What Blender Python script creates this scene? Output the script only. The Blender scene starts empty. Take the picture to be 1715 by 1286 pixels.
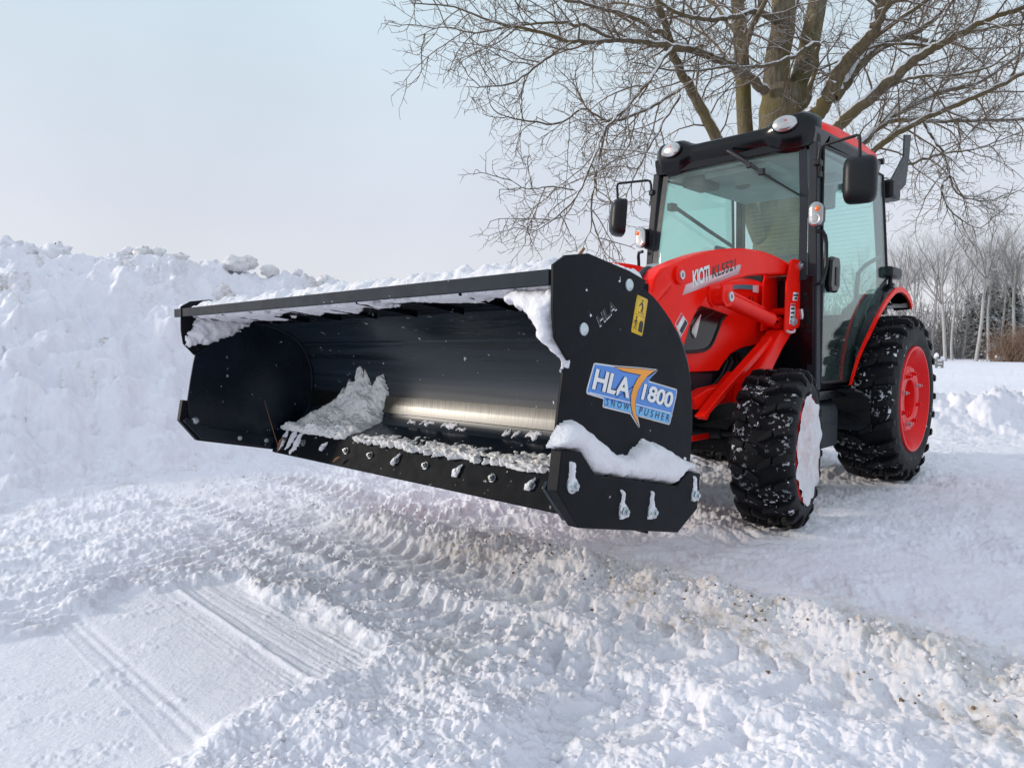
import bpy, math, random
import numpy as np
from mathutils import Vector, Matrix
random.seed(7)
RNG = np.random.default_rng(11)
R = math.radians
scene = bpy.context.scene
COL = scene.collection

# ---------------------------------------------------------------- camera
YAW, PITCH = 3.9113, -0.0502
CAMP = (5.28, 2.087, 0.90)
cam_d = bpy.data.cameras.new('camera')
cam_d.sensor_width = 36.0
cam_d.lens = 36.0 * 1152.4 / 1715.0
cam_d.clip_start = 0.05
cam_d.clip_end = 2000
cam = bpy.data.objects.new('camera', cam_d)
COL.objects.link(cam)
cam.location = CAMP
_d = Vector((math.cos(YAW) * math.cos(PITCH), math.sin(YAW) * math.cos(PITCH), math.sin(PITCH)))
cam.rotation_euler = _d.to_track_quat('-Z', 'Y').to_euler()
scene.camera = cam

# ---------------------------------------------------------------- sky and sun
SUN_EL = R(15)
SUN_DIR = Vector((0.60 * math.cos(SUN_EL), -0.80 * math.cos(SUN_EL), math.sin(SUN_EL))).normalized()
world = bpy.data.worlds.new('World')
scene.world = world
world.use_nodes = True
wn, wl = world.node_tree.nodes, world.node_tree.links
wn.clear()
w_out = wn.new('ShaderNodeOutputWorld')
w_bg = wn.new('ShaderNodeBackground')
w_sky = wn.new('ShaderNodeTexSky')
w_sky.sky_type = 'NISHITA'
w_sky.sun_disc = False
w_sky.sun_elevation = SUN_EL
w_sky.sun_rotation = math.atan2(SUN_DIR.x, SUN_DIR.y)
w_sky.air_density = 1.0
w_sky.dust_density = 2.0
w_sky.ozone_density = 1.5
w_scale = wn.new('ShaderNodeMix'); w_scale.data_type = 'RGBA'; w_scale.blend_type = 'MULTIPLY'
w_scale.inputs[0].default_value = 1.0
w_scale.inputs[7].default_value = (0.10, 0.10, 0.10, 1)
w_tc = wn.new('ShaderNodeTexCoord')
w_sep = wn.new('ShaderNodeSeparateXYZ')
w_ramp = wn.new('ShaderNodeValToRGB')
cr = w_ramp.color_ramp
cr.elements[0].position = 0.0; cr.elements[0].color = (0.73, 0.72, 0.76, 1)
cr.elements[1].position = 1.0; cr.elements[1].color = (0.84, 0.93, 1.06, 1)
e = cr.elements.new(0.18); e.color = (0.665, 0.695, 0.775, 1)
e = cr.elements.new(0.42); e.color = (0.60, 0.715, 0.79, 1)
e = cr.elements.new(0.58); e.color = (0.62, 0.735, 0.82, 1)
w_cloud = wn.new('ShaderNodeTexNoise'); w_cloud.inputs['Scale'].default_value = 2.2
w_cloud.inputs['Detail'].default_value = 5
w_cmap = wn.new('ShaderNodeMapRange')
w_cmap.inputs[1].default_value = 0.3; w_cmap.inputs[2].default_value = 0.75
w_cmap.inputs[3].default_value = 0.94; w_cmap.inputs[4].default_value = 1.06
w_mul = wn.new('ShaderNodeMix'); w_mul.data_type = 'RGBA'; w_mul.blend_type = 'MULTIPLY'
w_mul.inputs[0].default_value = 1.0
w_mix = wn.new('ShaderNodeMix'); w_mix.data_type = 'RGBA'
w_mix.inputs[0].default_value = 0.86
wl.new(w_tc.outputs['Generated'], w_sep.inputs[0])
wl.new(w_sep.outputs['Z'], w_ramp.inputs[0])
wl.new(w_tc.outputs['Generated'], w_cloud.inputs['Vector'])
wl.new(w_cloud.outputs['Fac'], w_cmap.inputs[0])
wl.new(w_ramp.outputs[0], w_mul.inputs[6]); wl.new(w_cmap.outputs[0], w_mul.inputs[7])
wl.new(w_sky.outputs[0], w_scale.inputs[6])
wl.new(w_scale.outputs[2], w_mix.inputs[6]); wl.new(w_mul.outputs[2], w_mix.inputs[7])
wl.new(w_mix.outputs[2], w_bg.inputs['Color'])
w_bg.inputs['Strength'].default_value = 1.0
wl.new(w_bg.outputs[0], w_out.inputs['Surface'])

sun_d = bpy.data.lights.new('sun', 'SUN')
sun_d.energy = 2.0
sun_d.angle = R(5)
sun_d.color = (1.0, 0.91, 0.80)
sun = bpy.data.objects.new('sun', sun_d)
sun.rotation_euler = SUN_DIR.to_track_quat('Z', 'Y').to_euler()
COL.objects.link(sun)
scene.view_settings.view_transform = 'Standard'
scene.view_settings.look = 'None'
scene.view_settings.exposure = 0.24
scene.view_settings.gamma = 1.0

# ---------------------------------------------------------------- noise
def _hash(ix, iy, seed):
    h = (ix.astype(np.int64) * 374761393 + iy.astype(np.int64) * 668265263 + seed * 974634777) & 0x7fffffff
    h = ((h ^ (h >> 13)) * 1274126177) & 0x7fffffff
    return (h ^ (h >> 16)) & 0xffff

def gnoise(x, y, seed=0):
    x = np.asarray(x, float); y = np.asarray(y, float)
    ix = np.floor(x); iy = np.floor(y); fx = x - ix; fy = y - iy
    u = fx * fx * fx * (fx * (fx * 6 - 15) + 10); v = fy * fy * fy * (fy * (fy * 6 - 15) + 10)
    def g(dx, dy):
        a = _hash(ix + dx, iy + dy, seed) * (2 * np.pi / 65536.0)
        return np.cos(a) * (fx - dx) + np.sin(a) * (fy - dy)
    return ((1 - v) * ((1 - u) * g(0, 0) + u * g(1, 0)) + v * ((1 - u) * g(0, 1) + u * g(1, 1))) * 1.5

def fbm(x, y, o=4, seed=0, gain=0.5):
    s = 0; a = 1.0; f = 1.0
    for i in range(o):
        s = s + a * gnoise(x * f + 17.3 * i, y * f - 9.1 * i, seed + i); a *= gain; f *= 2.03
    return s

def billow(x, y, o=3, seed=0, gain=0.5):
    s = 0; a = 1.0; f = 1.0
    for i in range(o):
        s = s + a * (np.abs(gnoise(x * f + 5.3 * i, y * f + 3.1 * i, seed + i)) * 2 - 0.45); a *= gain; f *= 2.1
    return s

def cells(x, y, seed=0):
    """rounded clods: 1 at a clod's centre, 0 between clods"""
    ix = np.floor(x); iy = np.floor(y); best = np.full(np.shape(x), 9.0)
    for dx in (-1, 0, 1):
        for dy in (-1, 0, 1):
            a = _hash(ix + dx, iy + dy, seed) / 65536.0; b = _hash(ix + dx, iy + dy, seed + 71) / 65536.0
            c = 0.55 + 0.9 * _hash(ix + dx, iy + dy, seed + 133) / 65536.0
            d = np.hypot(ix + dx + a - x, iy + dy + b - y) * c
            best = np.minimum(best, d)
    return np.clip(1 - (best * 1.5) ** 2, 0, 1)

def sst(a, b, x):
    t = np.clip((x - a) / (b - a), 0, 1); return t * t * (3 - 2 * t)

def inside(poly, x, y, soft):
    """soft mask of a polygon: 1 inside, 0 outside, blend of width soft"""
    ins = np.zeros(np.shape(x), bool); dist = np.full(np.shape(x), 1e9); n = len(poly)
    for i in range(n):
        x0, y0 = poly[i]; x1, y1 = poly[(i + 1) % n]
        c = ((y0 > y) != (y1 > y)) & (x < (x1 - x0) * (y - y0) / ((y1 - y0) if y1 != y0 else 1e-9) + x0)
        ins ^= c
        dx, dy = x1 - x0, y1 - y0
        t = np.clip(((x - x0) * dx + (y - y0) * dy) / (dx * dx + dy * dy), 0, 1)
        dist = np.minimum(dist, np.hypot(x - x0 - t * dx, y - y0 - t * dy))
    sd = np.where(ins, dist, -dist)
    return sst(-soft, soft, sd), sd

# ---------------------------------------------------------------- mesh helpers
class MB:
    """collects shapes that become one mesh"""
    def __init__(s): s.v = []; s.f = []; s.m = []
    def add(s, vs, fs, m=0):
        o = len(s.v); s.v += [tuple(map(float, p)) for p in vs]
        for f in fs: s.f.append(tuple(i + o for i in f)); s.m.append(m)
        return s
    def box(s, x0, x1, y0, y1, z0, z1, m=0, M=None):
        vs = [(x, y, z) for x in (x0, x1) for y in (y0, y1) for z in (z0, z1)]
        if M is not None: vs = [tuple(M @ Vector(p)) for p in vs]
        return s.add(vs, [(0, 1, 3, 2), (4, 6, 7, 5), (0, 4, 5, 1), (2, 3, 7, 6), (0, 2, 6, 4), (1, 5, 7, 3)], m)
    def prism(s, poly, a, b, ax='y', m=0):
        """polygon in the two other axes, extruded along ax from a to b"""
        def P(p, t):
            return (p[0], t, p[1]) if ax == 'y' else ((t, p[0], p[1]) if ax == 'x' else (p[0], p[1], t))
        n = len(poly); vs = [P(p, a) for p in poly] + [P(p, b) for p in poly]
        fs = [tuple(range(n - 1, -1, -1)), tuple(range(n, 2 * n))] + [(i, (i + 1) % n, n + (i + 1) % n, n + i) for i in range(n)]
        return s.add(vs, fs, m)
    def sheet(s, poly, y, m=0):
        return s.add([(p[0], y, p[1]) for p in poly], [tuple(range(len(poly)))], m)
    def tube(s, pts, r, n=8, m=0, cap=True):
        pts = [Vector(p) for p in pts]; rs = r if isinstance(r, (list, tuple)) else [r] * len(pts)
        vs = []; fs = []; up = None
        for i, p in enumerate(pts):
            t = (pts[min(i + 1, len(pts) - 1)] - pts[max(i - 1, 0)]).normalized()
            if up is None:
                up = Vector((0, 0, 1)) if abs(t.z) < .9 else Vector((1, 0, 0))
            a = t.cross(up).normalized(); b = a.cross(t).normalized(); up = b
            for k in range(n):
                an = 2 * math.pi * (k + .5) / n
                vs.append(p + (a * math.cos(an) + b * math.sin(an)) * rs[i])
        for i in range(len(pts) - 1):
            for k in range(n):
                fs.append((i * n + k, i * n + (k + 1) % n, (i + 1) * n + (k + 1) % n, (i + 1) * n + k))
        if cap:
            fs.append(tuple(range(n - 1, -1, -1))); fs.append(tuple((len(pts) - 1) * n + k for k in range(n)))
        return s.add(vs, fs, m)
    def lathe(s, prof, c, axis=(0, 1, 0), n=32, m=0, cap=True):
        """profile of (radius, offset along the axis) turned about an axis through c"""
        ax = Vector(axis).normalized(); a = ax.cross(Vector((0, 0, 1)) if abs(ax.z) < .9 else Vector((1, 0, 0))).normalized(); b = ax.cross(a)
        c = Vector(c); vs = []; fs = []
        for r, t in prof:
            for k in range(n):
                an = 2 * math.pi * k / n
                vs.append(c + ax * t + (a * math.cos(an) + b * math.sin(an)) * r)
        for i in range(len(prof) - 1):
            for k in range(n):
                fs.append((i * n + k, i * n + (k + 1) % n, (i + 1) * n + (k + 1) % n, (i + 1) * n + k))
        for i, e in ((0, 0), (len(prof) - 1, 1)):
            if cap and prof[i][0] > 1e-4:
                q = tuple(i * n + k for k in range(n)); fs.append(q if e else q[::-1])
        return s.add(vs, fs, m)
    def loft(s, secs, m=0, closed=True, cap=True):
        n = len(secs[0]); vs = [p for q in secs for p in q]; fs = []
        for i in range(len(secs) - 1):
            for k in range(n if closed else n - 1):
                fs.append((i * n + k, i * n + (k + 1) % n, (i + 1) * n + (k + 1) % n, (i + 1) * n + k))
        if cap and closed:
            fs.append(tuple(range(n - 1, -1, -1))); fs.append(tuple((len(secs) - 1) * n + k for k in range(n)))
        return s.add(vs, fs, m)

def finish(me, mats, ang=35):
    for m in (mats if isinstance(mats, (list, tuple)) else [mats]): me.materials.append(m)
    me.polygons.foreach_set('use_smooth', [True] * len(me.polygons))
    me.update()
    if ang is not None: me.set_sharp_from_angle(angle=R(ang))

def base_of(o):
    while o.parent is not None: o = o.parent
    return o.location.copy()

def obj(name, mb, mats, parent=None, bevel=0.0, ang=35, seg=2, label=None):
    import bmesh
    off = base_of(parent) if parent is not None else Vector((0, 0, 0))
    me = bpy.data.meshes.new(name)
    me.from_pydata([(v[0] - off.x, v[1] - off.y, v[2] - off.z) for v in mb.v], [], mb.f)
    me.polygons.foreach_set('material_index', mb.m)
    bm = bmesh.new(); bm.from_mesh(me); bmesh.ops.recalc_face_normals(bm, faces=bm.faces); bm.to_mesh(me); bm.free()
    finish(me, mats, ang)
    o = bpy.data.objects.new(name, me); COL.objects.link(o)
    if parent is not None: o.parent = parent
    if bevel > 0:
        b = o.modifiers.new('bevel', 'BEVEL'); b.width = bevel; b.segments = seg; b.limit_method = 'ANGLE'; b.angle_limit = R(35)
    if label: o['label'] = label
    return o

def np_obj(name, V, F, mats, parent=None, ang=None, attrs=None, smooth=True):
    """mesh from numpy arrays; F is (n,4) or (n,3)"""
    me = bpy.data.meshes.new(name)
    V = np.asarray(V, np.float32); F = np.asarray(F, np.int32); k = F.shape[1]
    if parent is not None: V = V - np.array(base_of(parent), np.float32)
    me.vertices.add(len(V)); me.vertices.foreach_set('co', V.ravel())
    me.loops.add(F.size); me.loops.foreach_set('vertex_index', F.ravel())
    me.polygons.add(len(F)); me.polygons.foreach_set('loop_start', np.arange(0, F.size, k, dtype=np.int32))
    if attrs:
        for an, av in attrs.items():
            at = me.attributes.new(an, 'FLOAT', 'POINT'); at.data.foreach_set('value', np.asarray(av, np.float32).ravel())
    me.update(calc_edges=True); me.validate()
    for m in (mats if isinstance(mats, (list, tuple)) else [mats]): me.materials.append(m)
    me.polygons.foreach_set('use_smooth', np.full(len(me.polygons), smooth))
    if ang: me.set_sharp_from_angle(angle=R(ang))
    o = bpy.data.objects.new(name, me); COL.objects.link(o)
    if parent is not None: o.parent = parent
    return o

def thing(name, label, cat, loc, group=None):
    o = bpy.data.objects.new(name, None); COL.objects.link(o)
    o.location = loc; o.empty_display_size = .2
    o['label'] = label; o['category'] = cat
    if group: o['group'] = group
    return o

def tag(o, label=None, cat=None, group=None, kind=None):
    if label: o['label'] = label
    if cat: o['category'] = cat
    if group: o['group'] = group
    if kind: o['kind'] = kind
    return o

def recentre(o):
    """put a single-mesh thing's origin at its base"""
    me = o.data; n = len(me.vertices); co = np.empty(n * 3, np.float32); me.vertices.foreach_get('co', co)
    co = co.reshape(-1, 3); c = np.array([co[:, 0].mean(), co[:, 1].mean(), co[:, 2].min()], np.float32)
    me.vertices.foreach_set('co', (co - c).ravel()); me.update(); o.location = Vector(c.tolist()); return o

def text_mb(mb, txt, BL, BR, TL, y, m=0, bold=0.0, spacing=1.0, plane='xz'):
    """lettering laid on the plane y = const: bottom-left, bottom-right and top-left corners given in (x, z)"""
    cu = bpy.data.curves.new('lettering', 'FONT'); cu.body = txt; cu.offset = bold; cu.space_character = spacing
    cu.resolution_u = 6
    o = bpy.data.objects.new('lettering', cu); COL.objects.link(o)
    dg = bpy.context.evaluated_depsgraph_get(); dg.update()
    me = bpy.data.meshes.new_from_object(o.evaluated_get(dg))
    P = [v.co.copy() for v in me.vertices]
    xs = [p.x for p in P]; ys = [p.y for p in P]; x0, x1, y0, y1 = min(xs), max(xs), min(ys), max(ys)
    out = []
    for p in P:
        u = (p.x - x0) / (x1 - x0); v = (p.y - y0) / (y1 - y0)
        out.append((BL[0] + u * (BR[0] - BL[0]) + v * (TL[0] - BL[0]), y, BL[1] + u * (BR[1] - BL[1]) + v * (TL[1] - BL[1])))
    mb.add(out, [tuple(f.vertices) for f in me.polygons], m)
    bpy.data.objects.remove(o); bpy.data.curves.remove(cu); bpy.data.meshes.remove(me)

# ---------------------------------------------------------------- materials
def newmat(name):
    m = bpy.data.materials.new(name); m.use_nodes = True
    n, l = m.node_tree.nodes, m.node_tree.links
    return m, n, l, n['Principled BSDF']

def nz(n, l, scale, detail=4, vec='Object', rough=.55):
    tc = n.new('ShaderNodeTexCoord'); t = n.new('ShaderNodeTexNoise')
    t.inputs['Scale'].default_value = scale; t.inputs['Detail'].default_value = detail; t.inputs['Roughness'].default_value = rough
    l.new(tc.outputs[vec], t.inputs['Vector']); return t

def ramp(n, l, src, p0, p1, c0=(0, 0, 0, 1), c1=(1, 1, 1, 1)):
    r = n.new('ShaderNodeValToRGB'); r.color_ramp.elements[0].position = p0; r.color_ramp.elements[1].position = p1
    r.color_ramp.elements[0].color = c0; r.color_ramp.elements[1].color = c1
    l.new(src, r.inputs[0]); return r

def mixc(n, l, fac, a, b):
    x = n.new('ShaderNodeMix'); x.data_type = 'RGBA'
    if hasattr(fac, 'links'): l.new(fac, x.inputs[0])
    else: x.inputs[0].default_value = fac
    for s, v in ((6, a), (7, b)):
        if hasattr(v, 'links'): l.new(v, x.inputs[s])
        else: x.inputs[s].default_value = v
    return x.outputs[2]

def paint(name, c, rough=.35, metal=0, coat=0, var=.12, bump=0.0, bscale=60, specks=0.0, spscale=70, spec=.5):
    """painted or moulded surface: slight colour and gloss variation, optional clinging snow specks"""
    m, n, l, b = newmat(name)
    t = nz(n, l, 6); r = ramp(n, l, t.outputs['Fac'], .3, .7)
    d = tuple(max(0, x * (1 - var)) for x in c) + (1,); e = tuple(min(1, x * (1 + var)) for x in c) + (1,)
    colr = mixc(n, l, r.outputs[0], d, e)
    mr = n.new('ShaderNodeMapRange'); mr.inputs[3].default_value = rough * .8; mr.inputs[4].default_value = min(1, rough * 1.25)
    t2 = nz(n, l, 23, 5); l.new(t2.outputs['Fac'], mr.inputs[0])
    if specks > 0:
        t3 = nz(n, l, spscale, 3, rough=.6); r3 = ramp(n, l, t3.outputs['Fac'], specks, specks + .03)
        t4 = nz(n, l, spscale / 9, 2); r4 = ramp(n, l, t4.outputs['Fac'], .42, .6)
        mu = n.new('ShaderNodeMath'); mu.operation = 'MULTIPLY'; l.new(r3.outputs[0], mu.inputs[0]); l.new(r4.outputs[0], mu.inputs[1])
        colr = mixc(n, l, mu.outputs[0], colr, (.78, .80, .84, 1))
        ad = n.new('ShaderNodeMath'); ad.operation = 'MAXIMUM'; l.new(mr.outputs[0], ad.inputs[0])
        l.new(mu.outputs[0], ad.inputs[1]); l.new(ad.outputs[0], b.inputs['Roughness'])
    else:
        l.new(mr.outputs[0], b.inputs['Roughness'])
    l.new(colr, b.inputs['Base Color'])
    b.inputs['Metallic'].default_value = metal
    b.inputs['Specular IOR Level'].default_value = spec
    b.inputs['Coat Weight'].default_value = coat; b.inputs['Coat Roughness'].default_value = .06
    if bump > 0:
        bp = n.new('ShaderNodeBump'); bp.inputs['Strength'].default_value = bump; bp.inputs['Distance'].default_value = .002
        t5 = nz(n, l, bscale, 6); l.new(t5.outputs['Fac'], bp.inputs['Height']); l.new(bp.outputs[0], b.inputs['Normal'])
    return m

def snow_mat(name, attr=False, dirt=.0, tint=(.855, .84, .91), sc=1.0):
    m, n, l, b = newmat(name)
    t = nz(n, l, 3.0 * sc, 6)
    r = ramp(n, l, t.outputs['Fac'], .3, .72)
    c = mixc(n, l, r.outputs[0], tuple(x * .95 for x in tint) + (1,), tuple(min(.92, x * 1.03) for x in tint) + (1,))
    t2 = nz(n, l, 26 * sc, 5, rough=.65)
    if attr:
        a = n.new('ShaderNodeAttribute'); a.attribute_name = 'dirt'
        r2 = ramp(n, l, t2.outputs['Fac'], .40, .72)
        mu = n.new('ShaderNodeMath'); mu.operation = 'MULTIPLY'; mu.use_clamp = True
        l.new(a.outputs['Fac'], mu.inputs[0]); l.new(r2.outputs[0], mu.inputs[1])
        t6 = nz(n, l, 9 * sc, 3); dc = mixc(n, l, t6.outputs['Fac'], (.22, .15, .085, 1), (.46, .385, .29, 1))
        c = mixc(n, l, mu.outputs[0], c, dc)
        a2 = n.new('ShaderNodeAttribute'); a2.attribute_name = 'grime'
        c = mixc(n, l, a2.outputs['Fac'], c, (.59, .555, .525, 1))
    elif dirt > 0:
        r2 = ramp(n, l, t2.outputs['Fac'], .66 - dirt * .2, .78)
        c = mixc(n, l, r2.outputs[0], c, (.42, .34, .26, 1))
    l.new(c, b.inputs['Base Color'])
    b.inputs['Roughness'].default_value = .62
    b.inputs['Specular IOR Level'].default_value = .35
    b.inputs['Subsurface Weight'].default_value = 0.0
    bp = n.new('ShaderNodeBump'); bp.inputs['Strength'].default_value = .7; bp.inputs['Distance'].default_value = .007
    t3 = nz(n, l, 70 * sc, 6, rough=.7); l.new(t3.outputs['Fac'], bp.inputs['Height'])
    bp2 = n.new('ShaderNodeBump'); bp2.inputs['Strength'].default_value = .35; bp2.inputs['Distance'].default_value = .02
    t4 = nz(n, l, 16 * sc, 4); l.new(t4.outputs['Fac'], bp2.inputs['Height']); l.new(bp.outputs[0], bp2.inputs['Normal'])
    l.new(bp2.outputs[0], b.inputs['Normal'])
    return m

def bark_mat(name, c0, c1, moss, snow=.5, sc=1.0, snowc=(.8, .82, .86, 1)):
    """bark with moss blotches and snow lying on the upward faces"""
    m, n, l, b = newmat(name)
    tc = n.new('ShaderNodeTexCoord'); mp = n.new('ShaderNodeMapping'); mp.inputs['Scale'].default_value = (14 * sc, 14 * sc, 3.2 * sc)
    t = n.new('ShaderNodeTexNoise'); t.inputs['Scale'].default_value = 1.6; t.inputs['Detail'].default_value = 7; t.inputs['Roughness'].default_value = .68
    l.new(tc.outputs['Object'], mp.inputs[0]); l.new(mp.outputs[0], t.inputs['Vector'])
    r = ramp(n, l, t.outputs['Fac'], .32, .68)
    c = mixc(n, l, r.outputs[0], c0 + (1,), c1 + (1,))
    t2 = nz(n, l, 1.3 * sc, 5); r2 = ramp(n, l, t2.outputs['Fac'], .42, .62)
    c = mixc(n, l, r2.outputs[0], c, moss + (1,))
    ge = n.new('ShaderNodeNewGeometry'); se = n.new('ShaderNodeSeparateXYZ'); l.new(ge.outputs['Normal'], se.inputs[0])
    t3 = nz(n, l, 5 * sc, 4)
    ad = n.new('ShaderNodeMath'); ad.operation = 'ADD'; l.new(se.outputs['Z'], ad.inputs[0]); l.new(t3.outputs['Fac'], ad.inputs[1])
    r3 = ramp(n, l, ad.outputs[0], .5, .53)
    sub = n.new('ShaderNodeMath'); sub.operation = 'SUBTRACT'; l.new(ad.outputs[0], sub.inputs[0]); sub.inputs[1].default_value = 1.5 - snow
    r3 = ramp(n, l, sub.outputs[0], .1, .2)
    c = mixc(n, l, r3.outputs[0], c, snowc)
    l.new(c, b.inputs['Base Color']); b.inputs['Roughness'].default_value = .85; b.inputs['Specular IOR Level'].default_value = .2
    bp = n.new('ShaderNodeBump'); bp.inputs['Strength'].default_value = .8; bp.inputs['Distance'].default_value = .012
    l.new(t.outputs['Fac'], bp.inputs['Height']); l.new(bp.outputs[0], b.inputs['Normal'])
    return m

def glass_mat(name, tint, haze=.06, hz_col=(.75, .82, .80)):
    m, n, l, b = newmat(name)
    n.remove(b); out = n['Material Output']
    tr = n.new('ShaderNodeBsdfTransparent'); tr.inputs[0].default_value = tint + (1,)
    gl = n.new('ShaderNodeBsdfGlossy'); gl.inputs['Roughness'].default_value = .02; gl.inputs[0].default_value = (1, 1, 1, 1)
    df = n.new('ShaderNodeBsdfDiffuse'); df.inputs[0].default_value = hz_col + (1,)
    fr = n.new('ShaderNodeFresnel')
    bk = n.new('ShaderNodeNewGeometry'); io = n.new('ShaderNodeMapRange'); io.inputs[3].default_value = 1.42; io.inputs[4].default_value = 1 / 1.42
    l.new(bk.outputs['Backfacing'], io.inputs[0]); l.new(io.outputs[0], fr.inputs[0])
    t = nz(n, l, 4, 5); mr = n.new('ShaderNodeMapRange'); mr.inputs[1].default_value = .3; mr.inputs[2].default_value = .75
    mr.inputs[3].default_value = haze * .3; mr.inputs[4].default_value = haze * 1.8; l.new(t.outputs['Fac'], mr.inputs[0])
    m1 = n.new('ShaderNodeMixShader'); l.new(mr.outputs[0], m1.inputs[0]); l.new(tr.outputs[0], m1.inputs[1]); l.new(df.outputs[0], m1.inputs[2])
    m2 = n.new('ShaderNodeMixShader'); l.new(fr.outputs[0], m2.inputs[0]); l.new(m1.outputs[0], m2.inputs[1]); l.new(gl.outputs[0], m2.inputs[2])
    l.new(m2.outputs[0], out.inputs['Surface'])
    return m

M_SNOW = snow_mat('ground_snow', attr=True)
M_CLEAN = snow_mat('fresh_snow', tint=(.87, .855, .905), sc=2.0)
M_DIRTY = snow_mat('dirty_snow', dirt=.40, tint=(.90, .885, .885), sc=3.0)
M_BLACK = paint('black_powder_coat', (.005, .0065, .009), .6, var=.2, bump=.06, bscale=220, specks=.68, spscale=38, spec=.06)
M_PANEL = paint('charcoal_steel_plate', (.0065, .0075, .0105), .5, var=.14, bump=.05, bscale=160, specks=.71, spscale=34, spec=.13)
M_LIP = paint('lit_lip_slate', (.022, .028, .038), .6, var=.1, specks=.72, spscale=34, spec=.08)  # the lip's lit blue-grey look is put into the base colour
M_INNER = paint('gloss_black_steel', (.006, .011, .019), .22, var=.35, specks=.70, spscale=34, spec=.38)
M_RED = paint('tractor_red_paint', (.93, .012, .005), .24, coat=.0, var=.06, spec=.12, specks=.76, spscale=26)
M_RIM = paint('red_rim_paint', (.80, .012, .014), .3, coat=.0, var=.08, specks=.73, spscale=30, spec=.25)
M_PLAST = paint('black_plastic', (.008, .009, .011), .42, var=.2, spec=.3)
M_GLOSS = paint('gloss_black_trim', (.004, .005, .007), .16, var=.2, spec=.35)
M_GREYP = paint('slate_plastic', (.020, .024, .031), .42, var=.1, spec=.25)
M_LINER = paint('grey_headliner', (.34, .37, .37), .8)
M_SEAT = paint('dark_grey_upholstery', (.10, .11, .115), .75)
M_RUBBER = paint('tyre_rubber', (.006, .006, .008), .6, var=.25, bump=.25, bscale=120, specks=.665, spscale=34, spec=.25)
M_TREAD = paint('snowy_tread_floor', (.006, .006, .008), .65, var=.25, specks=.555, spscale=44, spec=.2)
M_UNDER = paint('grimy_black_castings', (.006, .006, .007), .6, var=.3, specks=.70, spscale=40, spec=.25)
M_ZINC = paint('zinc_bolts', (.55, .60, .62), .34, metal=.85, var=.15, bump=.2)
M_CHROME = paint('chrome', (.75, .76, .78), .14, metal=1, var=.05)
M_WHITE = paint('white_vinyl', (.80, .80, .80), .3, var=.03)
M_BLUE = paint('blue_vinyl', (.075, .24, .66), .28, var=.06)
M_LBLUE = paint('light_blue_vinyl', (.16, .46, .78), .28, var=.05)
M_NAVY = paint('navy_ink', (.012, .02, .075), .3)
M_ORANGE = paint('orange_vinyl', (.85, .33, .03), .28, var=.06)
M_YELLOW = paint('yellow_vinyl', (.78, .48, .015), .32, var=.05)
M_INK = paint('black_ink', (.008, .008, .008), .4)
M_PINK = paint('pale_pink_vinyl', (.74, .52, .54), .3, var=.05)
M_TEAL = paint('teal_vinyl', (.06, .24, .30), .3)
M_AMBER = paint('amber_plastic', (.85, .17, .02), .2)
M_LAMP = paint('clear_lamp_reflector', (.55, .55, .55), .16, metal=.8, var=.4)
def mold_mat():
    m, n, l, b = newmat('sheen_banded_moldboard')
    tc = n.new('ShaderNodeTexCoord'); mp = n.new('ShaderNodeMapping'); mp.inputs['Scale'].default_value = (9, .55, 26)
    t = n.new('ShaderNodeTexNoise'); t.inputs['Scale'].default_value = 1.0; t.inputs['Detail'].default_value = 7; t.inputs['Roughness'].default_value = .62
    l.new(tc.outputs['Object'], mp.inputs[0]); l.new(mp.outputs[0], t.inputs['Vector'])
    r = ramp(n, l, t.outputs['Fac'], .35, .68, (.004, .008, .014, 1), (.022, .034, .050, 1))  # lighter bluish bands put the moldboard's sheen into its base colour
    t3 = nz(n, l, 34, 3); r3 = ramp(n, l, t3.outputs['Fac'], .70, .73)
    l.new(mixc(n, l, r3.outputs[0], r.outputs[0], (.75, .77, .8, 1)), b.inputs['Base Color'])
    mr = n.new('ShaderNodeMapRange'); mr.inputs[1].default_value = .3; mr.inputs[2].default_value = .7; mr.inputs[3].default_value = .20; mr.inputs[4].default_value = .42
    l.new(t.outputs['Fac'], mr.inputs[0]); l.new(mr.outputs[0], b.inputs['Roughness']); b.inputs['Specular IOR Level'].default_value = .45
    return m
M_MOLD = mold_mat()
M_BOLT = paint('dull_grey_bolts', (.20, .215, .225), .45, metal=.7, var=.3, bump=.2, specks=.56, spscale=60)
M_STEEL = None
def brushed():
    m, n, l, b = newmat('brushed_steel_strip')
    tc = n.new('ShaderNodeTexCoord'); mp = n.new('ShaderNodeMapping'); mp.inputs['Scale'].default_value = (8, 160, 6)
    t = n.new('ShaderNodeTexNoise'); t.inputs['Scale'].default_value = 2; t.inputs['Detail'].default_value = 6
    l.new(tc.outputs['Object'], mp.inputs[0]); l.new(mp.outputs[0], t.inputs['Vector'])
    r = ramp(n, l, t.outputs['Fac'], .3, .7, (.05, .05, .05, 1), (.10, .099, .096, 1)); l.new(r.outputs[0], b.inputs['Base Color'])
    b.inputs['Metallic'].default_value = 1.0; b.inputs['Roughness'].default_value = .33
    return m
M_STEEL = brushed()
M_WGLASS = glass_mat('windscreen_glass', (.82, .925, .895), .035)
M_DGLASS = glass_mat('door_glass', (.76, .925, .895), .025)
M_BARK = bark_mat('maple_bark', (.055, .043, .028), (.235, .20, .145), (.13, .105, .035), snow=.60)
M_LIMB = bark_mat('maple_limb_bark', (.06, .045, .029), (.20, .16, .112), (.13, .10, .045), snow=.90)
M_TWIG = bark_mat('maple_twig_bark', (.125, .09, .062), (.235, .185, .135), (.17, .12, .08), snow=.58, sc=2)
M_FARBARK = bark_mat('pale_far_bark', (.30, .29, .285), (.50, .49, .485), (.38, .365, .35), snow=.8)
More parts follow.
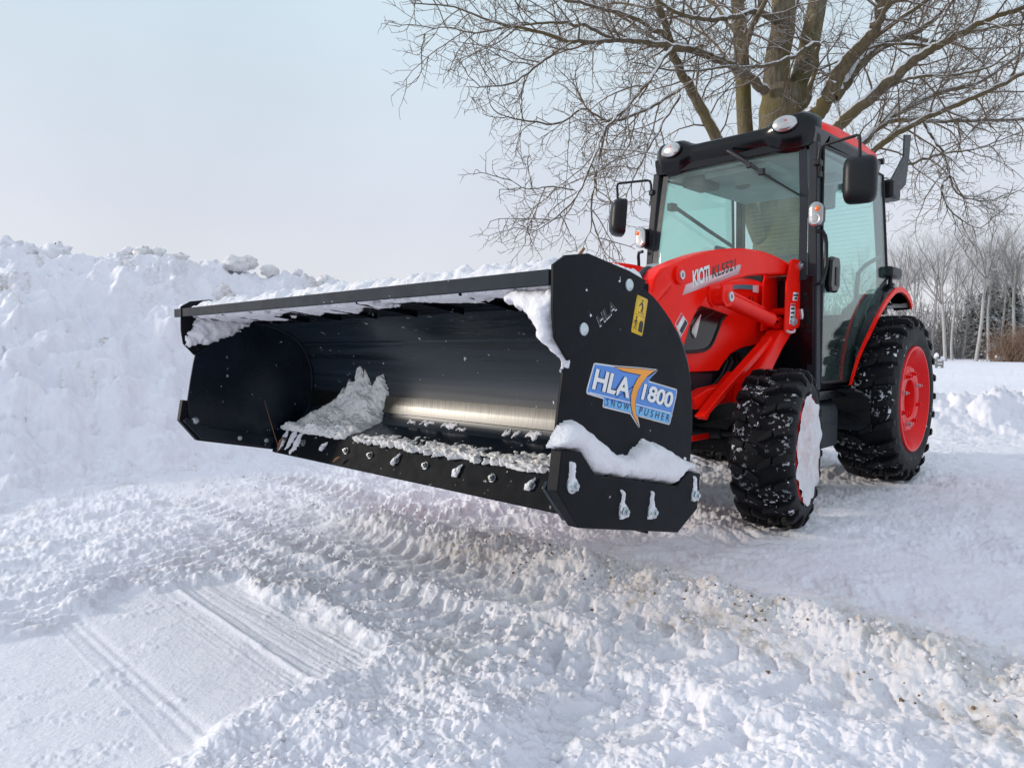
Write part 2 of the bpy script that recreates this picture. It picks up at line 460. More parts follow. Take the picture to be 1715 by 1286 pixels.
M_FARTWIG = bark_mat('far_twig_bark', (.15, .138, .13), (.27, .255, .245), (.21, .19, .175), snow=.62)
M_WOOD = paint('weathered_wood', (.30, .28, .26), .85, var=.2)

# ================================================================ GROUND
FX, FY = math.cos(YAW), math.sin(YAW)         # ground heading of the view
RX, RY = math.sin(YAW), -math.cos(YAW)
def to_world(X, D): return CAMP[0] + RX * X + FX * D, CAMP[1] + RY * X + FY * D
def to_view(x, y):
    a, b = x - CAMP[0], y - CAMP[1]; return a * RX + b * RY, a * FX + b * FY

PLATE = [(4.74, -.56), (4.46, -.74), (4.12, -.52), (4.07, .39), (4.39, .43), (4.59, .47), (4.81, .55), (5.01, .60), (5.4, .55), (5.6, -.4), (5.1, -.6)]
def ground(x, y):
    """height, dirt and grime of the ploughed yard at world x, y"""
    X, D = to_view(x, y)
    near = sst(14, 8, D)
    h = .03 * fbm(x * .25, y * .25, 3, 5) * sst(2, 6, D)
    wob = .09 * fbm(y * .9, x * .4, 3, 21)
    xr2 = np.interp(y, [-3, -.81, -.22, .4, .81, 1.23, 1.83, 4], [3.35, 3.24, 3.13, 3.10, 3.02, 3.0, 3.08, 3.3]) + wob * .6
    xr1 = np.interp(y, [-3, -1.73, -.69, -.14, .33, .59, 1.5, 4], [3.7, 3.78, 3.80, 3.69, 3.64, 3.60, 3.55, 3.5]) + wob * .25
    plate, psd = inside(PLATE, x + .05 * fbm(x * 6, y * 6, 3, 3), y + .05 * fbm(x * 6, y * 6, 3, 4), .055)
    front = sst(-.15, .1, x - xr2)                          # nearer the camera than the dirty windrow
    yard = 1 - front
    # --- amplitudes of crumbled snow
    g2 = np.exp(-((x - xr2) / .13) ** 2) * sst(-1.6, -.6, y)
    g1 = np.exp(-((x - xr1) / .045) ** 2) * sst(-1.9, -1.2, y) * sst(1.0, .5, y)
    near_lump = front * sst(.40, .75, y + .05 * fbm(x * 4, y * 4, 2, 8)) * sst(3.15, 3.6, x)
    crumb = front * sst(3.62, 3.85, x) * (1 - near_lump)
    between = front * sst(3.72, 3.5, x)
    # packed tracks with lug prints: the tractor drove back and forth along y here
    tracks = 0; prints = 0
    for cx, hw, y0, y1, per, sl_, ph in ((3.80, .145, -2.3, 1.9, .115, .55, 0), (3.42, .125, -1.0, 2.4, .105, .55, 2), (2.62, .14, .4, 3.2, .11, .5, 1)):
        dx = x - cx - .05 * np.sin(y * 1.1 + ph) - .02 * fbm(y * 2, x * 2, 2, 31)
        m = np.exp(-(dx / hw) ** 8) * sst(y0, y0 + .4, y) * sst(y1, y1 - .4, y) * sst(-.75, -.1, fbm(x * 1.7, y * 1.7, 2, 33 + int(cx * 10)))
        q = np.sin((y + sl_ * np.abs(dx) + .012 * fbm(x * 9, y * 9, 2, 34)) * 2 * np.pi / per)
        bar = sst(-.15, .45, q) * (1 - .5 * np.exp(-(dx / .018) ** 2))
        if cx < 3: m = m * .4
        tracks = np.maximum(tracks, m); prints = prints + m * (-.016 * bar - .004 + .005 * (cells(x * 30, y * 30, 35) - .4))
    tracks = tracks * (1 - plate)
    amp = .005 + .028 * g2 + .015 * crumb * (1 + .4 * fbm(x, y, 2, 30)) + .016 * near_lump + .006 * between
    amp = amp * (1 - .35 * tracks)
    amp = amp + yard * (.004 + .010 * sst(.9, .2, y) + .012 * sst(.0, .5, fbm(x * .8, y * .8, 3, 40)))
    amp = amp * (1 - .93 * plate) * (.35 + .65 * near)
    wx, wy = x + .035 * fbm(x * 14, y * 14, 3, 11), y + .035 * fbm(x * 14, y * 14, 3, 12)
    thin = sst(-.25, .35, fbm(x * 2.3, y * 2.3, 3, 13))
    big = thin * cells(wx * 8, wy * 8, 2) * .5 + (.35 + .65 * thin) * cells(wx * 19, wy * 19, 3) * .55 + cells(wx * 43, wy * 43, 4) * .30 + .35 * np.abs(fbm(x * 24, y * 24, 3, 14))
    lum = fbm(x * 6, y * 6, 4, 9) * .8
    h = h + amp * (big - .5 + lum)
    # flaky slabs in the foreground
    sl = fbm(x * 10 + 4 * y, y * 4.5 - 2 * x, 4, 61)
    h = h + near_lump * .030 * np.abs(sl) * sst(-.4, .4, fbm(x * 2, y * 2, 2, 62))
    h = h + near_lump * .03 * fbm(x * 2.2, y * 2.2, 2, 63)
    # --- ridges and bevels
    h = h + .045 * g2 + .024 * g1 * (1 + .5 * fbm(x * 5, y * 5, 2, 77))
    h = h - .018 * plate
    rim = np.exp(-((psd + .03) / .05) ** 2) * (1 - plate)
    h = h + .014 * rim
    # --- tyre tracks: rows of lug prints
    tk = np.exp(-((x - xr1 - .11) / .075) ** 4) * sst(-.9, -.5, y) * sst(1.0, .6, y)
    h = h - .010 * tk * sst(.1, .75, np.sin(y * 2 * np.pi / .125 + 6 * (x - xr1)))
    t1 = np.exp(-((x - 3.02 - .05 * np.sin(y)) / .13) ** 6) * sst(-2.6, -2.2, y) * sst(-.55, -.8, y)
    h = h - .022 * t1 * sst(-.1, .5, np.sin((y + .9 * np.abs(x - 3.02)) * 2 * np.pi / .10))
    u3 = (x - 4.87) * -.876 + (y + .57) * -.482; v3 = (x - 4.87) * .482 + (y + .57) * -.876
    t3 = np.exp(-((v3 - .02) / .24) ** 6) * sst(-1.2, -.6, u3) * sst(1.9, 1.3, u3) * (1 - plate)
    h = h - .020 * t3 * sst(0, .6, np.sin((u3 * .75 + v3 * 1.1) * 2 * np.pi / .095 + 1.2 * fbm(x * 5, y * 5, 2, 15)))
    t4 = np.exp(-((y - .66) / .14) ** 6) * sst(3.0, 2.6, x)          # the tractor's own left track
    t5 = np.exp(-((y + .66) / .14) ** 6) * sst(3.0, 2.6, x)
    h = h - .012 * (t4 + t5) * sst(0, .6, np.sin((x + .7 * np.abs(y - .66)) * 2 * np.pi / .11)) * near
    h = h + prints * (1 - plate)
    # --- blade scratches across the plate (they run along y)
    s = 0
    for k, (cx, wd, hh) in enumerate([(4.325, .011, .012), (4.27, .006, -.005), (4.22, .005, .004), (4.19, .004, -.004), (4.16, .005, .004), (4.13, .004, -.003), (4.11, .003, .003), (4.37, .004, -.003), (4.41, .004, .002), (4.64, .012, -.006), (4.68, .01, -.006), (4.735, .006, .003)]):
        s = s + hh * np.exp(-((x - cx - .012 * np.sin(y * 1.7 + k)) / wd) ** 2)
    h = h + plate * s * .6 + plate * .0035 * np.abs(gnoise(x * 60, y * 2.5, 90)) * sst(4.6, 4.2, x)
    h = h + plate * .006 * sst(.25, .55, fbm(x * 5 + y * 3, y * 7, 4, 91)) * np.abs(fbm(x * 22, y * 16, 3, 92))
    # --- polished road: faint streaks along the way of travel
    road = yard * sst(.7, 1.2, y)
    h = h + road * .0035 * gnoise(x * 40, y * 3, 93)
    # --- low plough ridge behind the rear wheel and drifted field
    rg = np.exp(-((D - 7.7 - .25 * fbm(X * .8, X * .3, 2, 50)) / .55) ** 2) * sst(4.0, 4.9, X)
    h = h + rg * (.30 + .10 * fbm(x * 2.3, y * 2.3, 3, 51) + .16 * (cells(x * 4, y * 4, 52) + .5 * cells(x * 9, y * 9, 53)) - .05)
    dr = sst(9, 14, D) * sst(60, 40, D)
    h = h + dr * (.09 * fbm(x * .25, y * .12, 3, 54) + .10 * np.exp(-((D - 17 - .08 * X) / 1.5) ** 2) + .12 * np.exp(-((D - 27) / 2.4) ** 2))
    # --- stains, and a darker warm tint over the tractor's footprint
    n1 = fbm(x * 2.6, y * 2.6, 4, 101); n2 = fbm(x * 7, y * 7, 3, 104)
    dirt = 1.5 * np.exp(-((x - xr2 - .03) / .19) ** 2) * sst(-.35, .4, n1 + .3 * n2) * sst(-1.2, .3, y)
    dirt = dirt + 1.2 * np.exp(-((x - xr2 - .20) / .16) ** 2) * sst(.0, .45, n1 + .4 * n2) * sst(.2, .8, y)
    dirt = dirt + .55 * crumb * (1 - plate) * sst(.35, .8, n1) + .5 * near_lump * sst(1.2, .7, y) * sst(.3, .7, n2 + n1 * .5)
    dirt = dirt + .5 * road * sst(.62, .9, gnoise(x * 9, y * 2.0, 106) + .25 * n2) + .35 * t1
    dirt = dirt + 1.1 * np.exp(-(((x - 4.78) / .10) ** 2 + ((y + .45) / .10) ** 2)) * (1 - plate)
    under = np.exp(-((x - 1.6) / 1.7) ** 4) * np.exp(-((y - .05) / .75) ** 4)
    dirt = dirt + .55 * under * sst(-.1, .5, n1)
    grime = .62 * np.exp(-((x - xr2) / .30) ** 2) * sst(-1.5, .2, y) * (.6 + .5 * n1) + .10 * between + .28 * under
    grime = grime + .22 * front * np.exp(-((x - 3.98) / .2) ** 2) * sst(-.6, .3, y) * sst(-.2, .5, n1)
    return h, np.clip(dirt, 0, 1), np.clip(grime, 0, .75)

def polar_sheet(angs, rads):
    A, Rr = np.meshgrid(angs, rads, indexing='ij')
    X = Rr * np.sin(A); D = Rr * np.cos(A); x, y = to_world(X, D)
    return x, y

def grid_faces(n, m, wrap=False):
    i = np.arange(n if wrap else n - 1)[:, None]; j = np.arange(m - 1)[None, :]
    a = i * m + j; b = ((i + 1) % n) * m + j
    return np.stack([a, b, b + 1, a + 1], -1).reshape(-1, 4)

def build_ground():
    angs = np.concatenate([np.radians(np.arange(-42, 42.001, .088)), np.radians(np.arange(46, 316, 4.0))])
    rads = [.04, .3, .6, .9, 1.15]
    while rads[-1] < 900:
        r = rads[-1]; rads.append(r + (min(r * r / 640, .04) if r < 10 else .04 + (r - 10) * .06))
    rads = np.array(rads)
    x, y = polar_sheet(angs, rads)
    h, d, g = ground(x, y)
    V = np.stack([x, y, h], -1).reshape(-1, 3)
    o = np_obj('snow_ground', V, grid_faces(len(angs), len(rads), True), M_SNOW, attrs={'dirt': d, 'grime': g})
    tag(o, kind='structure')
build_ground()

def gz(x, y):
    h, _, _ = ground(np.array([float(x)]), np.array([float(y)])); return float(h[0])

# ---------------------------------------------------------------- ploughed snow bank on the left
def bank(az, D):
    X = D * np.tan(az); x, y = to_world(X, D)
    deg = np.degrees(az)
    toe = np.interp(deg, [-60, -45, -37, -30, -22, -14, -5, 6], [2.6, 3.1, 3.7, 4.3, 5.2, 6.2, 7.4, 8.6]) + .30 * fbm(deg * .12, deg * 0 + 2, 3, 200)
    crest = np.interp(deg, [-60, -45, -37, -25, -14, -5, 6], [6.5, 7.2, 7.7, 8.2, 8.8, 9.4, 10])
    zc = np.interp(deg, [-60, -45, -37, -33, -29, -26, -23, -20, -17, -14, -8, -2, 4, 8], [1.80, 1.82, 1.82, 1.88, 1.90, 1.90, 1.86, 1.78, 1.74, 1.68, 1.35, .95, .5, .1])
    zc = zc + .05 * fbm(deg * .5, deg * .13, 3, 201) + .03 * np.abs(gnoise(deg * 1.4, deg * 0, 209))
    t = (D - toe) / (crest - toe)
    up = np.clip(t, 0, 1); prof = .07 * up + .93 * (up ** 1.9) * (2.0 - 1.0 * up)
    prof = np.where(t > 1, np.clip(1 - ((t - 1) / 1.1) ** 2, 0, 1), prof)
    z = zc * prof * np.where(t < 0, 0, 1) - .035 - .25 * sst(.02, -.2, t)
    env = (.12 + .88 * sst(.1, .5, t)) * sst(-.05, .05, t); fine = (.75 + .25 * sst(.1, .5, t)) * sst(-.12, .05, t) * sst(2.2, 1.6, t)
    bx, by = x + .12 * fbm(x * 3, y * 3 + z * 2, 3, 221), y + .12 * fbm(x * 3 + 7, y * 3 + z * 2, 3, 222)
    n = .20 * fbm(x * .9, y * .9 + D * .2, 3, 202) + .15 * (cells(bx * 1.6, (by + .4 * z) * 1.6, 203) - .4) + .085 * (cells(bx * 4.6, by * 4.6 + z, 204) - .4)
    nf = .042 * (cells(bx * 10, by * 10 + z, 205) - .4) + .018 * (cells(bx * 22, by * 22 + 6 * z, 215) - .4) + .042 * fbm(x * 6, y * 6 + z, 4, 206)
    n = n + .10 * np.abs(fbm(x * 2.2 + .4 * z, y * 2.2, 2, 216)) + .09 * fbm(x * 3.0, y * 3.0, 2, 217)
    n = n * (1 - .5 * sst(.6, .9, t))
    top = sst(.72, .98, t)
    n = n + top * (.09 * (cells(bx * 1.7, by * 1.7, 210) - .3) + .05 * (cells(bx * 5, by * 5, 211) - .3))
    z = z + (env * n + fine * nf) * np.clip(zc / 1.2, .3, 1)
    d = 1.0 * sst(.35, .8, fbm(x * 2.0, y * 2.0 + z * 1.5, 4, 207)) * sst(.05, .4, t) + .4 * np.exp(-((deg + 27) / 2.6) ** 2) * sst(.55, .9, t) * sst(-.2, .5, fbm(x * 3, y * 3 + 2 * z, 3, 208))
    d = d + .5 * sst(.2, .0, t) * sst(.2, .6, fbm(x * 2, y * 2, 3, 212))
    gr = .22 * sst(.5, 1, t) * sst(-.3, .5, fbm(x * .8, y * .8 + z, 3, 213)) * sst(-32, -24, deg)
    return x, y, z, np.clip(d, 0, 1), np.clip(gr, 0, .5)

def build_bank():
    az = np.radians(np.arange(-60, 8.01, .11)); D = np.concatenate([np.arange(2.3, 10.5, .026), np.arange(10.5, 13, .12)])
    A, DD = np.meshgrid(az, D, indexing='ij')
    x, y, z, d, g = bank(A, DD)
    F = grid_faces(len(az), len(D))
    V = np.stack([x, y, z], -1).reshape(-1, 3)
    keep = (V[F, 2].max(1) > -.22)
    o = np_obj('snow_bank', V, F[keep], M_SNOW, attrs={'dirt': d, 'grime': g}); tag(o, kind='structure')
build_bank()

# loose blocks along the crest of the bank
def clod(name, c, r, seed, mat, flat=.8):
    rg = np.random.default_rng(seed); n, m = 22, 14
    u = np.linspace(0, 2 * np.pi, n, endpoint=False); v = np.linspace(.05, np.pi - .05, m)
    U, Vv = np.meshgrid(u, v, indexing='ij')
    dx, dy, dz = np.cos(U) * np.sin(Vv), np.sin(U) * np.sin(Vv), np.cos(Vv)
    k = 1 + .34 * gnoise(dx * 1.7 + dz + seed, dy * 1.7 - dz * .7, seed) + .22 * gnoise(dx * 3.7 + seed, dy * 3.7 + dz * 2.1, seed + 1) + .12 * gnoise(dx * 9 + dz * 5, dy * 9 + seed, seed + 2)
    sx, sy, sz = r * rg.uniform(.8, 1.35), r * rg.uniform(.8, 1.25), r * flat
    V = np.stack([c[0] + dx * k * sx, c[1] + dy * k * sy, c[2] + dz * k * sz], -1).reshape(-1, 3)
    o = np_obj(name, V, grid_faces(n, m, True), mat); return recentre(o)
for k, (px, dd, up, r) in enumerate([(400, 8.35, 1.92, .12), (418, 8.5, 1.96, .10), (455, 8.5, 1.86, .09), (100, 9.2, 2.14, .20), (128, 9.0, 2.03, .12), (15, 9.2, 2.20, .22), (270, 8.3, 2.02, .11), (305, 8.3, 1.98, .09), (245, 8.2, 2.04, .09), (500, 8.7, 1.84, .08), (222, 8.3, 2.05, .08), (55, 9.2, 2.12, .2)]):
    xw, yw = to_world((px - 857.5) / 1152.4 * dd, dd)
    o = clod('snow_block', (xw, yw, up), r, 300 + k, M_DIRTY if px > 240 and px < 480 else M_CLEAN)
    tag(o, 'lumpy block of ploughed snow lying on the crest of the snow bank', 'snow block', 'snow blocks along the crest of the bank')

# crumbs thrown up along the windrows and tracks: too many to count
def crumbs(name, P, rad, mat):
    ico = np.array([(0, 0, 1), (.89, 0, .45), (.28, .85, .45), (-.72, .53, .45), (-.72, -.53, .45), (.28, -.85, .45), (.72, .53, -.45), (-.28, .85, -.45), (-.89, 0, -.45), (-.28, -.85, -.45), (.72, -.53, -.45), (0, 0, -1)])
    fc = np.array([(0, 1, 2), (0, 2, 3), (0, 3, 4), (0, 4, 5), (0, 5, 1), (1, 6, 2), (2, 7, 3), (3, 8, 4), (4, 9, 5), (5, 10, 1), (6, 7, 2), (7, 8, 3), (8, 9, 4), (9, 10, 5), (10, 6, 1), (11, 7, 6), (11, 8, 7), (11, 9, 8), (11, 10, 9), (11, 6, 10)])
    n = len(P); V = ico[None] * (rad[:, None, None] * RNG.uniform(.45, 1.45, (n, 12, 1))) * np.array([1, 1, .8]) + P[:, None, :]
    F = fc[None] + (np.arange(n) * 12)[:, None, None]
    return np_obj(name, V.reshape(-1, 3), F.reshape(-1, 3), mat)
def scatter(n, xf, yr, sig):
    y = RNG.uniform(*yr, n); x = xf(y) + RNG.normal(0, sig, n); z, _, _ = ground(x, y)
    r = .003 + .010 * RNG.random(n) ** 3
    return np.stack([x, y, z + r * .35], -1), r
a = [scatter(900, lambda y: 3.08 + 0 * y, (-1.2, 2.4), .13), scatter(420, lambda y: 3.9 + 0 * y, (-1.0, 1.2), .18), scatter(300, lambda y: 3.66 + 0 * y, (-1.6, .6), .04), scatter(380, lambda y: 4.2 + .2 * y, (.6, 1.5), .3), scatter(320, lambda y: 3.2 + 0 * y, (-2.6, -.8), .5)]
P = np.concatenate([q[0] for q in a]); rr = np.concatenate([q[1] for q in a])
ps, _ = inside(PLATE, P[:, 0], P[:, 1], .01); ok = ps < .5
tag(crumbs('snow_crumbs', P[ok], rr[ok], M_CLEAN), 'loose crumbs of snow scattered along the churned tracks', 'snow crumbs', kind='stuff')
M_EARTH = paint('earth_clods', (.17, .105, .055), .95, var=.4)
P, rr = scatter(520, lambda y: 3.14 + .06 * np.sin(y * 5), (-.1, 2.3), .10)
ok = fbm(P[:, 0] * 4, P[:, 1] * 4, 2, 140) > -.05; P, rr = P[ok], rr[ok]
tag(crumbs('dirt_crumbs', P - np.array([0, 0, .002]), rr * .5, M_EARTH), 'brown crumbs of soil and leaf scraped up in the dirty windrow', 'dirt crumbs', kind='stuff')

# ================================================================ SNOW PUSHER
pusher = thing('snow_pusher', 'wide black snow pusher with a blue and orange decal, carried by the red tractor', 'snow pusher', (3.75, 0, .38))
HW = 1.065
SIDE = [(4.090, .60), (4.094, .68), (4.079, .771), (4.067, .834), (4.058, .874), (4.010, .905), (3.90, 1.06), (3.80, 1.08), (3.751, 1.063), (3.722, 1.053), (3.693, 1.041), (3.662, 1.023), (3.631, 1.002), (3.603, .981), (3.576, .956), (3.555, .932), (3.537, .907), (3.523, .883), (3.508, .858), (3.497, .826), (3.489, .792), (3.482, .752), (3.478, .716), (3.477, .665), (3.487, .58), (3.500, .48), (3.62, .43), (4.03, .515)]
BRACK = [(4.112, .983), (4.111, 1.088), (4.069, 1.113), (3.986, 1.125), (3.818, 1.098), (3.743, 1.079), (3.751, 1.063), (4.010, .898), (4.058, .874), (4.104, .925)]
SHOE = [(4.112, .676), (4.044, .666), (3.988, .604), (3.619, .526), (3.56, .558), (3.492, .544), (3.507, .444), (3.613, .395), (4.052, .490), (4.127, .585)]
BOLTS = [(4.078, .593), (3.879, .500), (3.749, .476), (3.529, .487)]
def yy(s, a): return s * a
def bolt_mb(c, ax, r=.014):
    m = MB()
    m.lathe([(r * 1.35, 0), (r * 1.35, .003), (r * 1.05, .004)], c, ax, 16)
    m.lathe([(r, .004), (r, .010), (r * .8, .0125), (0, .0125)], c, ax, 6)
    m.lathe([(r * .45, .0125), (r * .45, .018), (0, .018)], c, ax, 10)
    return m
def carriage_mb(c, ax, r=.017):
    return MB().lathe([(r, 0), (r * .97, .003), (r * .75, .0065), (r * .4, .0085), (0, .009)], c, ax, 20)
for s in (1, -1):
    sp = obj('side_panel', MB().prism(SIDE if s > 0 else [(x - .035 if x < 3.62 else x, z) for x, z in SIDE], yy(s, HW), yy(s, HW + .009)), M_PANEL if s > 0 else M_INNER, pusher, .0015)
    # welded stiffener lip down the back edge
    br = obj('corner_bracket', MB().prism(BRACK, yy(s, HW + .0095), yy(s, HW + .0185)), M_PANEL, pusher, .0015)
    for c in ((3.821, 1.062), (4.004, .947)):
        obj('bolt', carriage_mb((c[0], s * (HW + .0185), c[1]), (0, s, 0), .016), M_ZINC, br)
    if s > 0:
        g = MB(); text_mb(g, 'HLA', (3.9415, .9555), (3.8720, 1.0005), (3.9565, .9790), HW + .0192, bold=.035)
        obj('cut_lettering', g, M_INK, br, ang=None)
        g = MB(); text_mb(g, 'HLA', (3.9405, .9530), (3.8710, .9980), (3.9555, .9765), HW + .0188, bold=.035)
        obj('snow_in_lettering', g, M_CLEAN, br, ang=None)
    sh = obj('wear_shoe', MB().prism(SHOE, yy(s, HW + .012), yy(s, HW + .045)), M_PANEL, pusher, .003)
    for c in BOLTS:
        obj('slot', MB().prism([(c[0] - .007, c[1] - .01), (c[0] + .007, c[1] - .01), (c[0] + .006, c[1] + .048), (c[0] - .006, c[1] + .048)], s * (HW + .0445), s * (HW + .0456)), M_INK, sh)
        obj('bolt', bolt_mb((c[0], s * (HW + .0456), c[1]), (0, s, 0)), M_ZINC, sh)
        if s < 0:
            obj('bolt', bolt_mb((c[0] - .012, -HW + .0005, c[1] - .014), (0, 1, 0), .013), M_ZINC, sh)
    # inner wear plate of the shoe against the panel
    obj('shoe_backing_plate', MB().prism([(4.105, .60), (4.00, .545), (3.66, .47), (3.52, .50), (3.52, .45), (3.615, .405), (4.045, .498), (4.118, .585)], s * (HW - .0005), s * (HW - .012)), M_INNER, sh, .0015)

# moldboard: rolled sheet
PROF = [(3.655, .512), (3.60, .523), (3.555, .543), (3.52, .572), (3.497, .608), (3.486, .650), (3.480, .695), (3.479, .754), (3.483, .800), (3.494, .845), (3.508, .877), (3.528, .912), (3.555, .943), (3.600, .975), (3.66, 1.003), (3.72, 1.02), (3.778, 1.028)]
def offset(prof, d):
    o = []
    for i, p in enumerate(prof):
        a, b = prof[max(0, i - 1)], prof[min(len(prof) - 1, i + 1)]
        tx, tz = b[0] - a[0], b[1] - a[1]; L = math.hypot(tx, tz); o.append((p[0] + d * tz / L, p[1] - d * tx / L))
    return o
obj('moldboard', MB().prism(PROF + offset(PROF, -.008)[::-1], -HW, HW), M_MOLD, pusher, ang=50)
for s in (1, -1):
    obj('weld_bead', MB().tube([(p[0] + .003, s * (HW - .004), p[1]) for p in offset(PROF, .004)[2:]], .0055, 6), M_LIP, pusher)
sp_ = [p for p in PROF if .60 < p[1] < .70]
st = [(3.4990, .622), (3.4930, .6545), (3.4912, .6610), (3.4885, .695)]
o1 = offset(st, .004); o0 = offset(st, .0006)
obj('steel_strip', MB().prism(o1 + o0[::-1], -HW + .002, HW - .002), M_STEEL, pusher, ang=25)
for z, xx in ((.915, 3.5245), (.930, 3.540)):  # two thin gloss black bars across the upper moldboard
    obj('moldboard_bar', MB().prism([(xx, z), (xx + .006, z - .001), (xx + .009, z + .006), (xx + .002, z + .007)], -HW + .002, HW - .002), M_INNER, pusher)
# cutting edge: thick rubber plate clamped to the bottom
CE = [(3.690, .398), (3.706, .405), (3.652, .531), (3.634, .524)]
ce = obj('cutting_edge', MB().prism(CE, -HW + .002, HW - .002), M_BLACK, pusher, .002)
nx, nzv = .919, .394
for y in np.linspace(-.98, .98, 12):
    obj('bolt', bolt_mb((3.6798, y, .4683), (nx, 0, nzv), .0115), M_BOLT, ce)
obj('bottom_angle', MB().prism([(3.655, .521), (3.655, .529), (3.52, .575), (3.515, .566)], -HW + .002, HW - .002), M_INNER, pusher)
# visor lip along the top
obj('visor', MB().prism([(3.77, 1.031), (4.093, 1.050), (4.093, 1.059), (3.77, 1.040)], -HW + .001, HW - .001), M_BLACK, pusher, .001)
obj('lip_bar', MB().prism([(4.0935, 1.044), (4.106, 1.044), (4.106, 1.080), (4.0935, 1.080)], -1.168, HW - .001), M_LIP, pusher, .0015)
for y in (-.80, -.55, -.30, -.06, .18, .42, .66, .90):
    gm = MB().add([(3.79, y, 1.0305), (4.08, y + .07, 1.0488), (4.08, y + .078, 1.0488), (3.79, y + .008, 1.0305), (3.79, y, 1.012), (4.08, y + .07, 1.040), (4.08, y + .078, 1.040), (3.79, y + .008, 1.012)], [(0, 1, 2, 3), (4, 7, 6, 5), (0, 4, 5, 1), (3, 2, 6, 7), (0, 3, 7, 4), (1, 5, 6, 2)])
    obj('gusset', gm, M_BLACK, pusher)
obj('top_rail', MB().box(3.70, 3.775, -HW, HW, 1.022, 1.075), M_BLACK, pusher, .003)
# rear frame and quick-attach plate, out of sight behind the panel from the front
for y in (-.9, -.45, 0, .45, .9):
    obj('rear_rib', MB().prism([p for p in offset(PROF, -.0085)] + [(3.62, 1.06), (3.44, .98), (3.40, .75), (3.45, .52), (3.64, .50)], y - .006, y + .006), M_BLACK, pusher)
obj('mount_plate', MB().box(3.30, 3.375, -.56, .56, .50, .98), M_BLACK, pusher, .004)
for y in (-.4, .4):
    obj('mount_arm', MB().box(3.36, 3.44, y - .03, y + .03, .52, .95), M_BLACK, pusher, .003)
# galvanised bolts standing on the top rail
for (x, y) in ((3.76, .755), (3.75, .84), (3.755, .30), (3.755, -.2)):
    obj('bolt', bolt_mb((x, y, 1.075), (0, 0, 1), .016).lathe([(.017, .012), (.019, .03), (.013, .05), (.012, .062), (0, .062)], (x, y, 1.075), (0, 0, 1), 12), M_ZINC, pusher)
obj('hose_loop', MB().tube([(3.70, .60 + .03 * k, 1.085 + .028 * math.sin(math.pi * k / 4)) for k in range(5)], .013, 8), M_PLAST, pusher)

# ---- decals on the near panel
Y0 = HW + .009
OUT = [(3.948, .865), (3.871, .860), (3.756, .853), (3.672, .846), (3.714, .817), (3.569, .786), (3.573, .768), (3.605, .693), (3.753, .723), (3.766, .732), (3.755, .697), (3.785, .722), (3.797, .734), (3.914, .759), (3.910, .778), (3.978, .795), (3.976, .806)]
OUT = [(3.952, .866), (3.944, .8675), (3.871, .860), (3.756, .853), (3.672, .846), (3.669, .843), (3.714, .817), (3.572, .789), (3.567, .784), (3.571, .768), (3.602, .694), (3.607, .690), (3.752, .7225), (3.763, .7255), (3.752, .697), (3.757, .695), (3.785, .722), (3.797, .733), (3.912, .757), (3.915, .760), (3.912, .778), (3.976, .793), (3.980, .797), (3.979, .806)]
def shrink(poly, f):
    n = len(poly); A = sum(poly[i][0] * poly[(i + 1) % n][1] - poly[(i + 1) % n][0] * poly[i][1] for i in range(n)); sg = 1 if A > 0 else -1
    o = []
    for i, p in enumerate(poly):
        a, b = poly[i - 1], poly[(i + 1) % n]; tx, tz = b[0] - a[0], b[1] - a[1]; L = math.hypot(tx, tz) or 1
        o.append((p[0] - sg * f * tz / L, p[1] + sg * f * tx / L))
    return o
panel = [c for c in pusher.children if c.name.startswith('side_panel')][0]
dm = MB()
dm.prism(OUT, Y0, Y0 + .0006, m=0)
IN = shrink(OUT, .004)
dm.sheet(IN, Y0 + .0009, 1)
LB = [(3.9105, .7755), (3.907, .762), (3.797, .7365), (3.7885, .7275), (3.7615, .7045), (3.7705, .7255), (3.606, .695), (3.594, .7225)]
dm.sheet([(3.909, .7765), (3.906, .7625), (3.797, .7385), (3.766, .7295), (3.608, .6955), (3.597, .721)], Y0 + .0012, 2)
dm.sheet([(3.971, .7985), (3.9705, .7962), (3.6005, .7215), (3.600, .7238)], Y0 + .0015, 0)
SW = [(3.871, .856), (3.80, .8515), (3.755, .849), (3.685, .843), (3.722, .829), (3.747, .811), (3.767, .789), (3.777, .762), (3.774, .735), (3.760, .703), (3.786, .731), (3.795, .754), (3.796, .781), (3.785, .803), (3.767, .823), (3.751, .8335), (3.80, .8405), (3.834, .846)]
dm.sheet(shrink(SW, -.002), Y0 + .0018, 3); dm.sheet(SW, Y0 + .0021, 4)
for bold, dy, mi in ((.062, .0024, 3), (.030, .0027, 0)):
    text_mb(dm, 'HLA', (3.962, .8055), (3.806, .7745), (3.9445, .854), Y0 + dy, mi, bold, .95)
    text_mb(dm, '1800', (3.752, .769), (3.601, .7365), (3.735, .8105), Y0 + dy, mi, bold, .95)
text_mb(dm, 'SNOW', (3.9035, .7635), (3.805, .7435), (3.900, .7795), Y0 + .0024, 3, .0, 1.7)
text_mb(dm, 'PUSHER', (3.760, .7315), (3.612, .7005), (3.7525, .7495), Y0 + .0024, 3, .0, 1.6)
obj('maker_decal', dm, [M_WHITE, M_BLUE, M_LBLUE, M_NAVY, M_ORANGE], panel, ang=None)
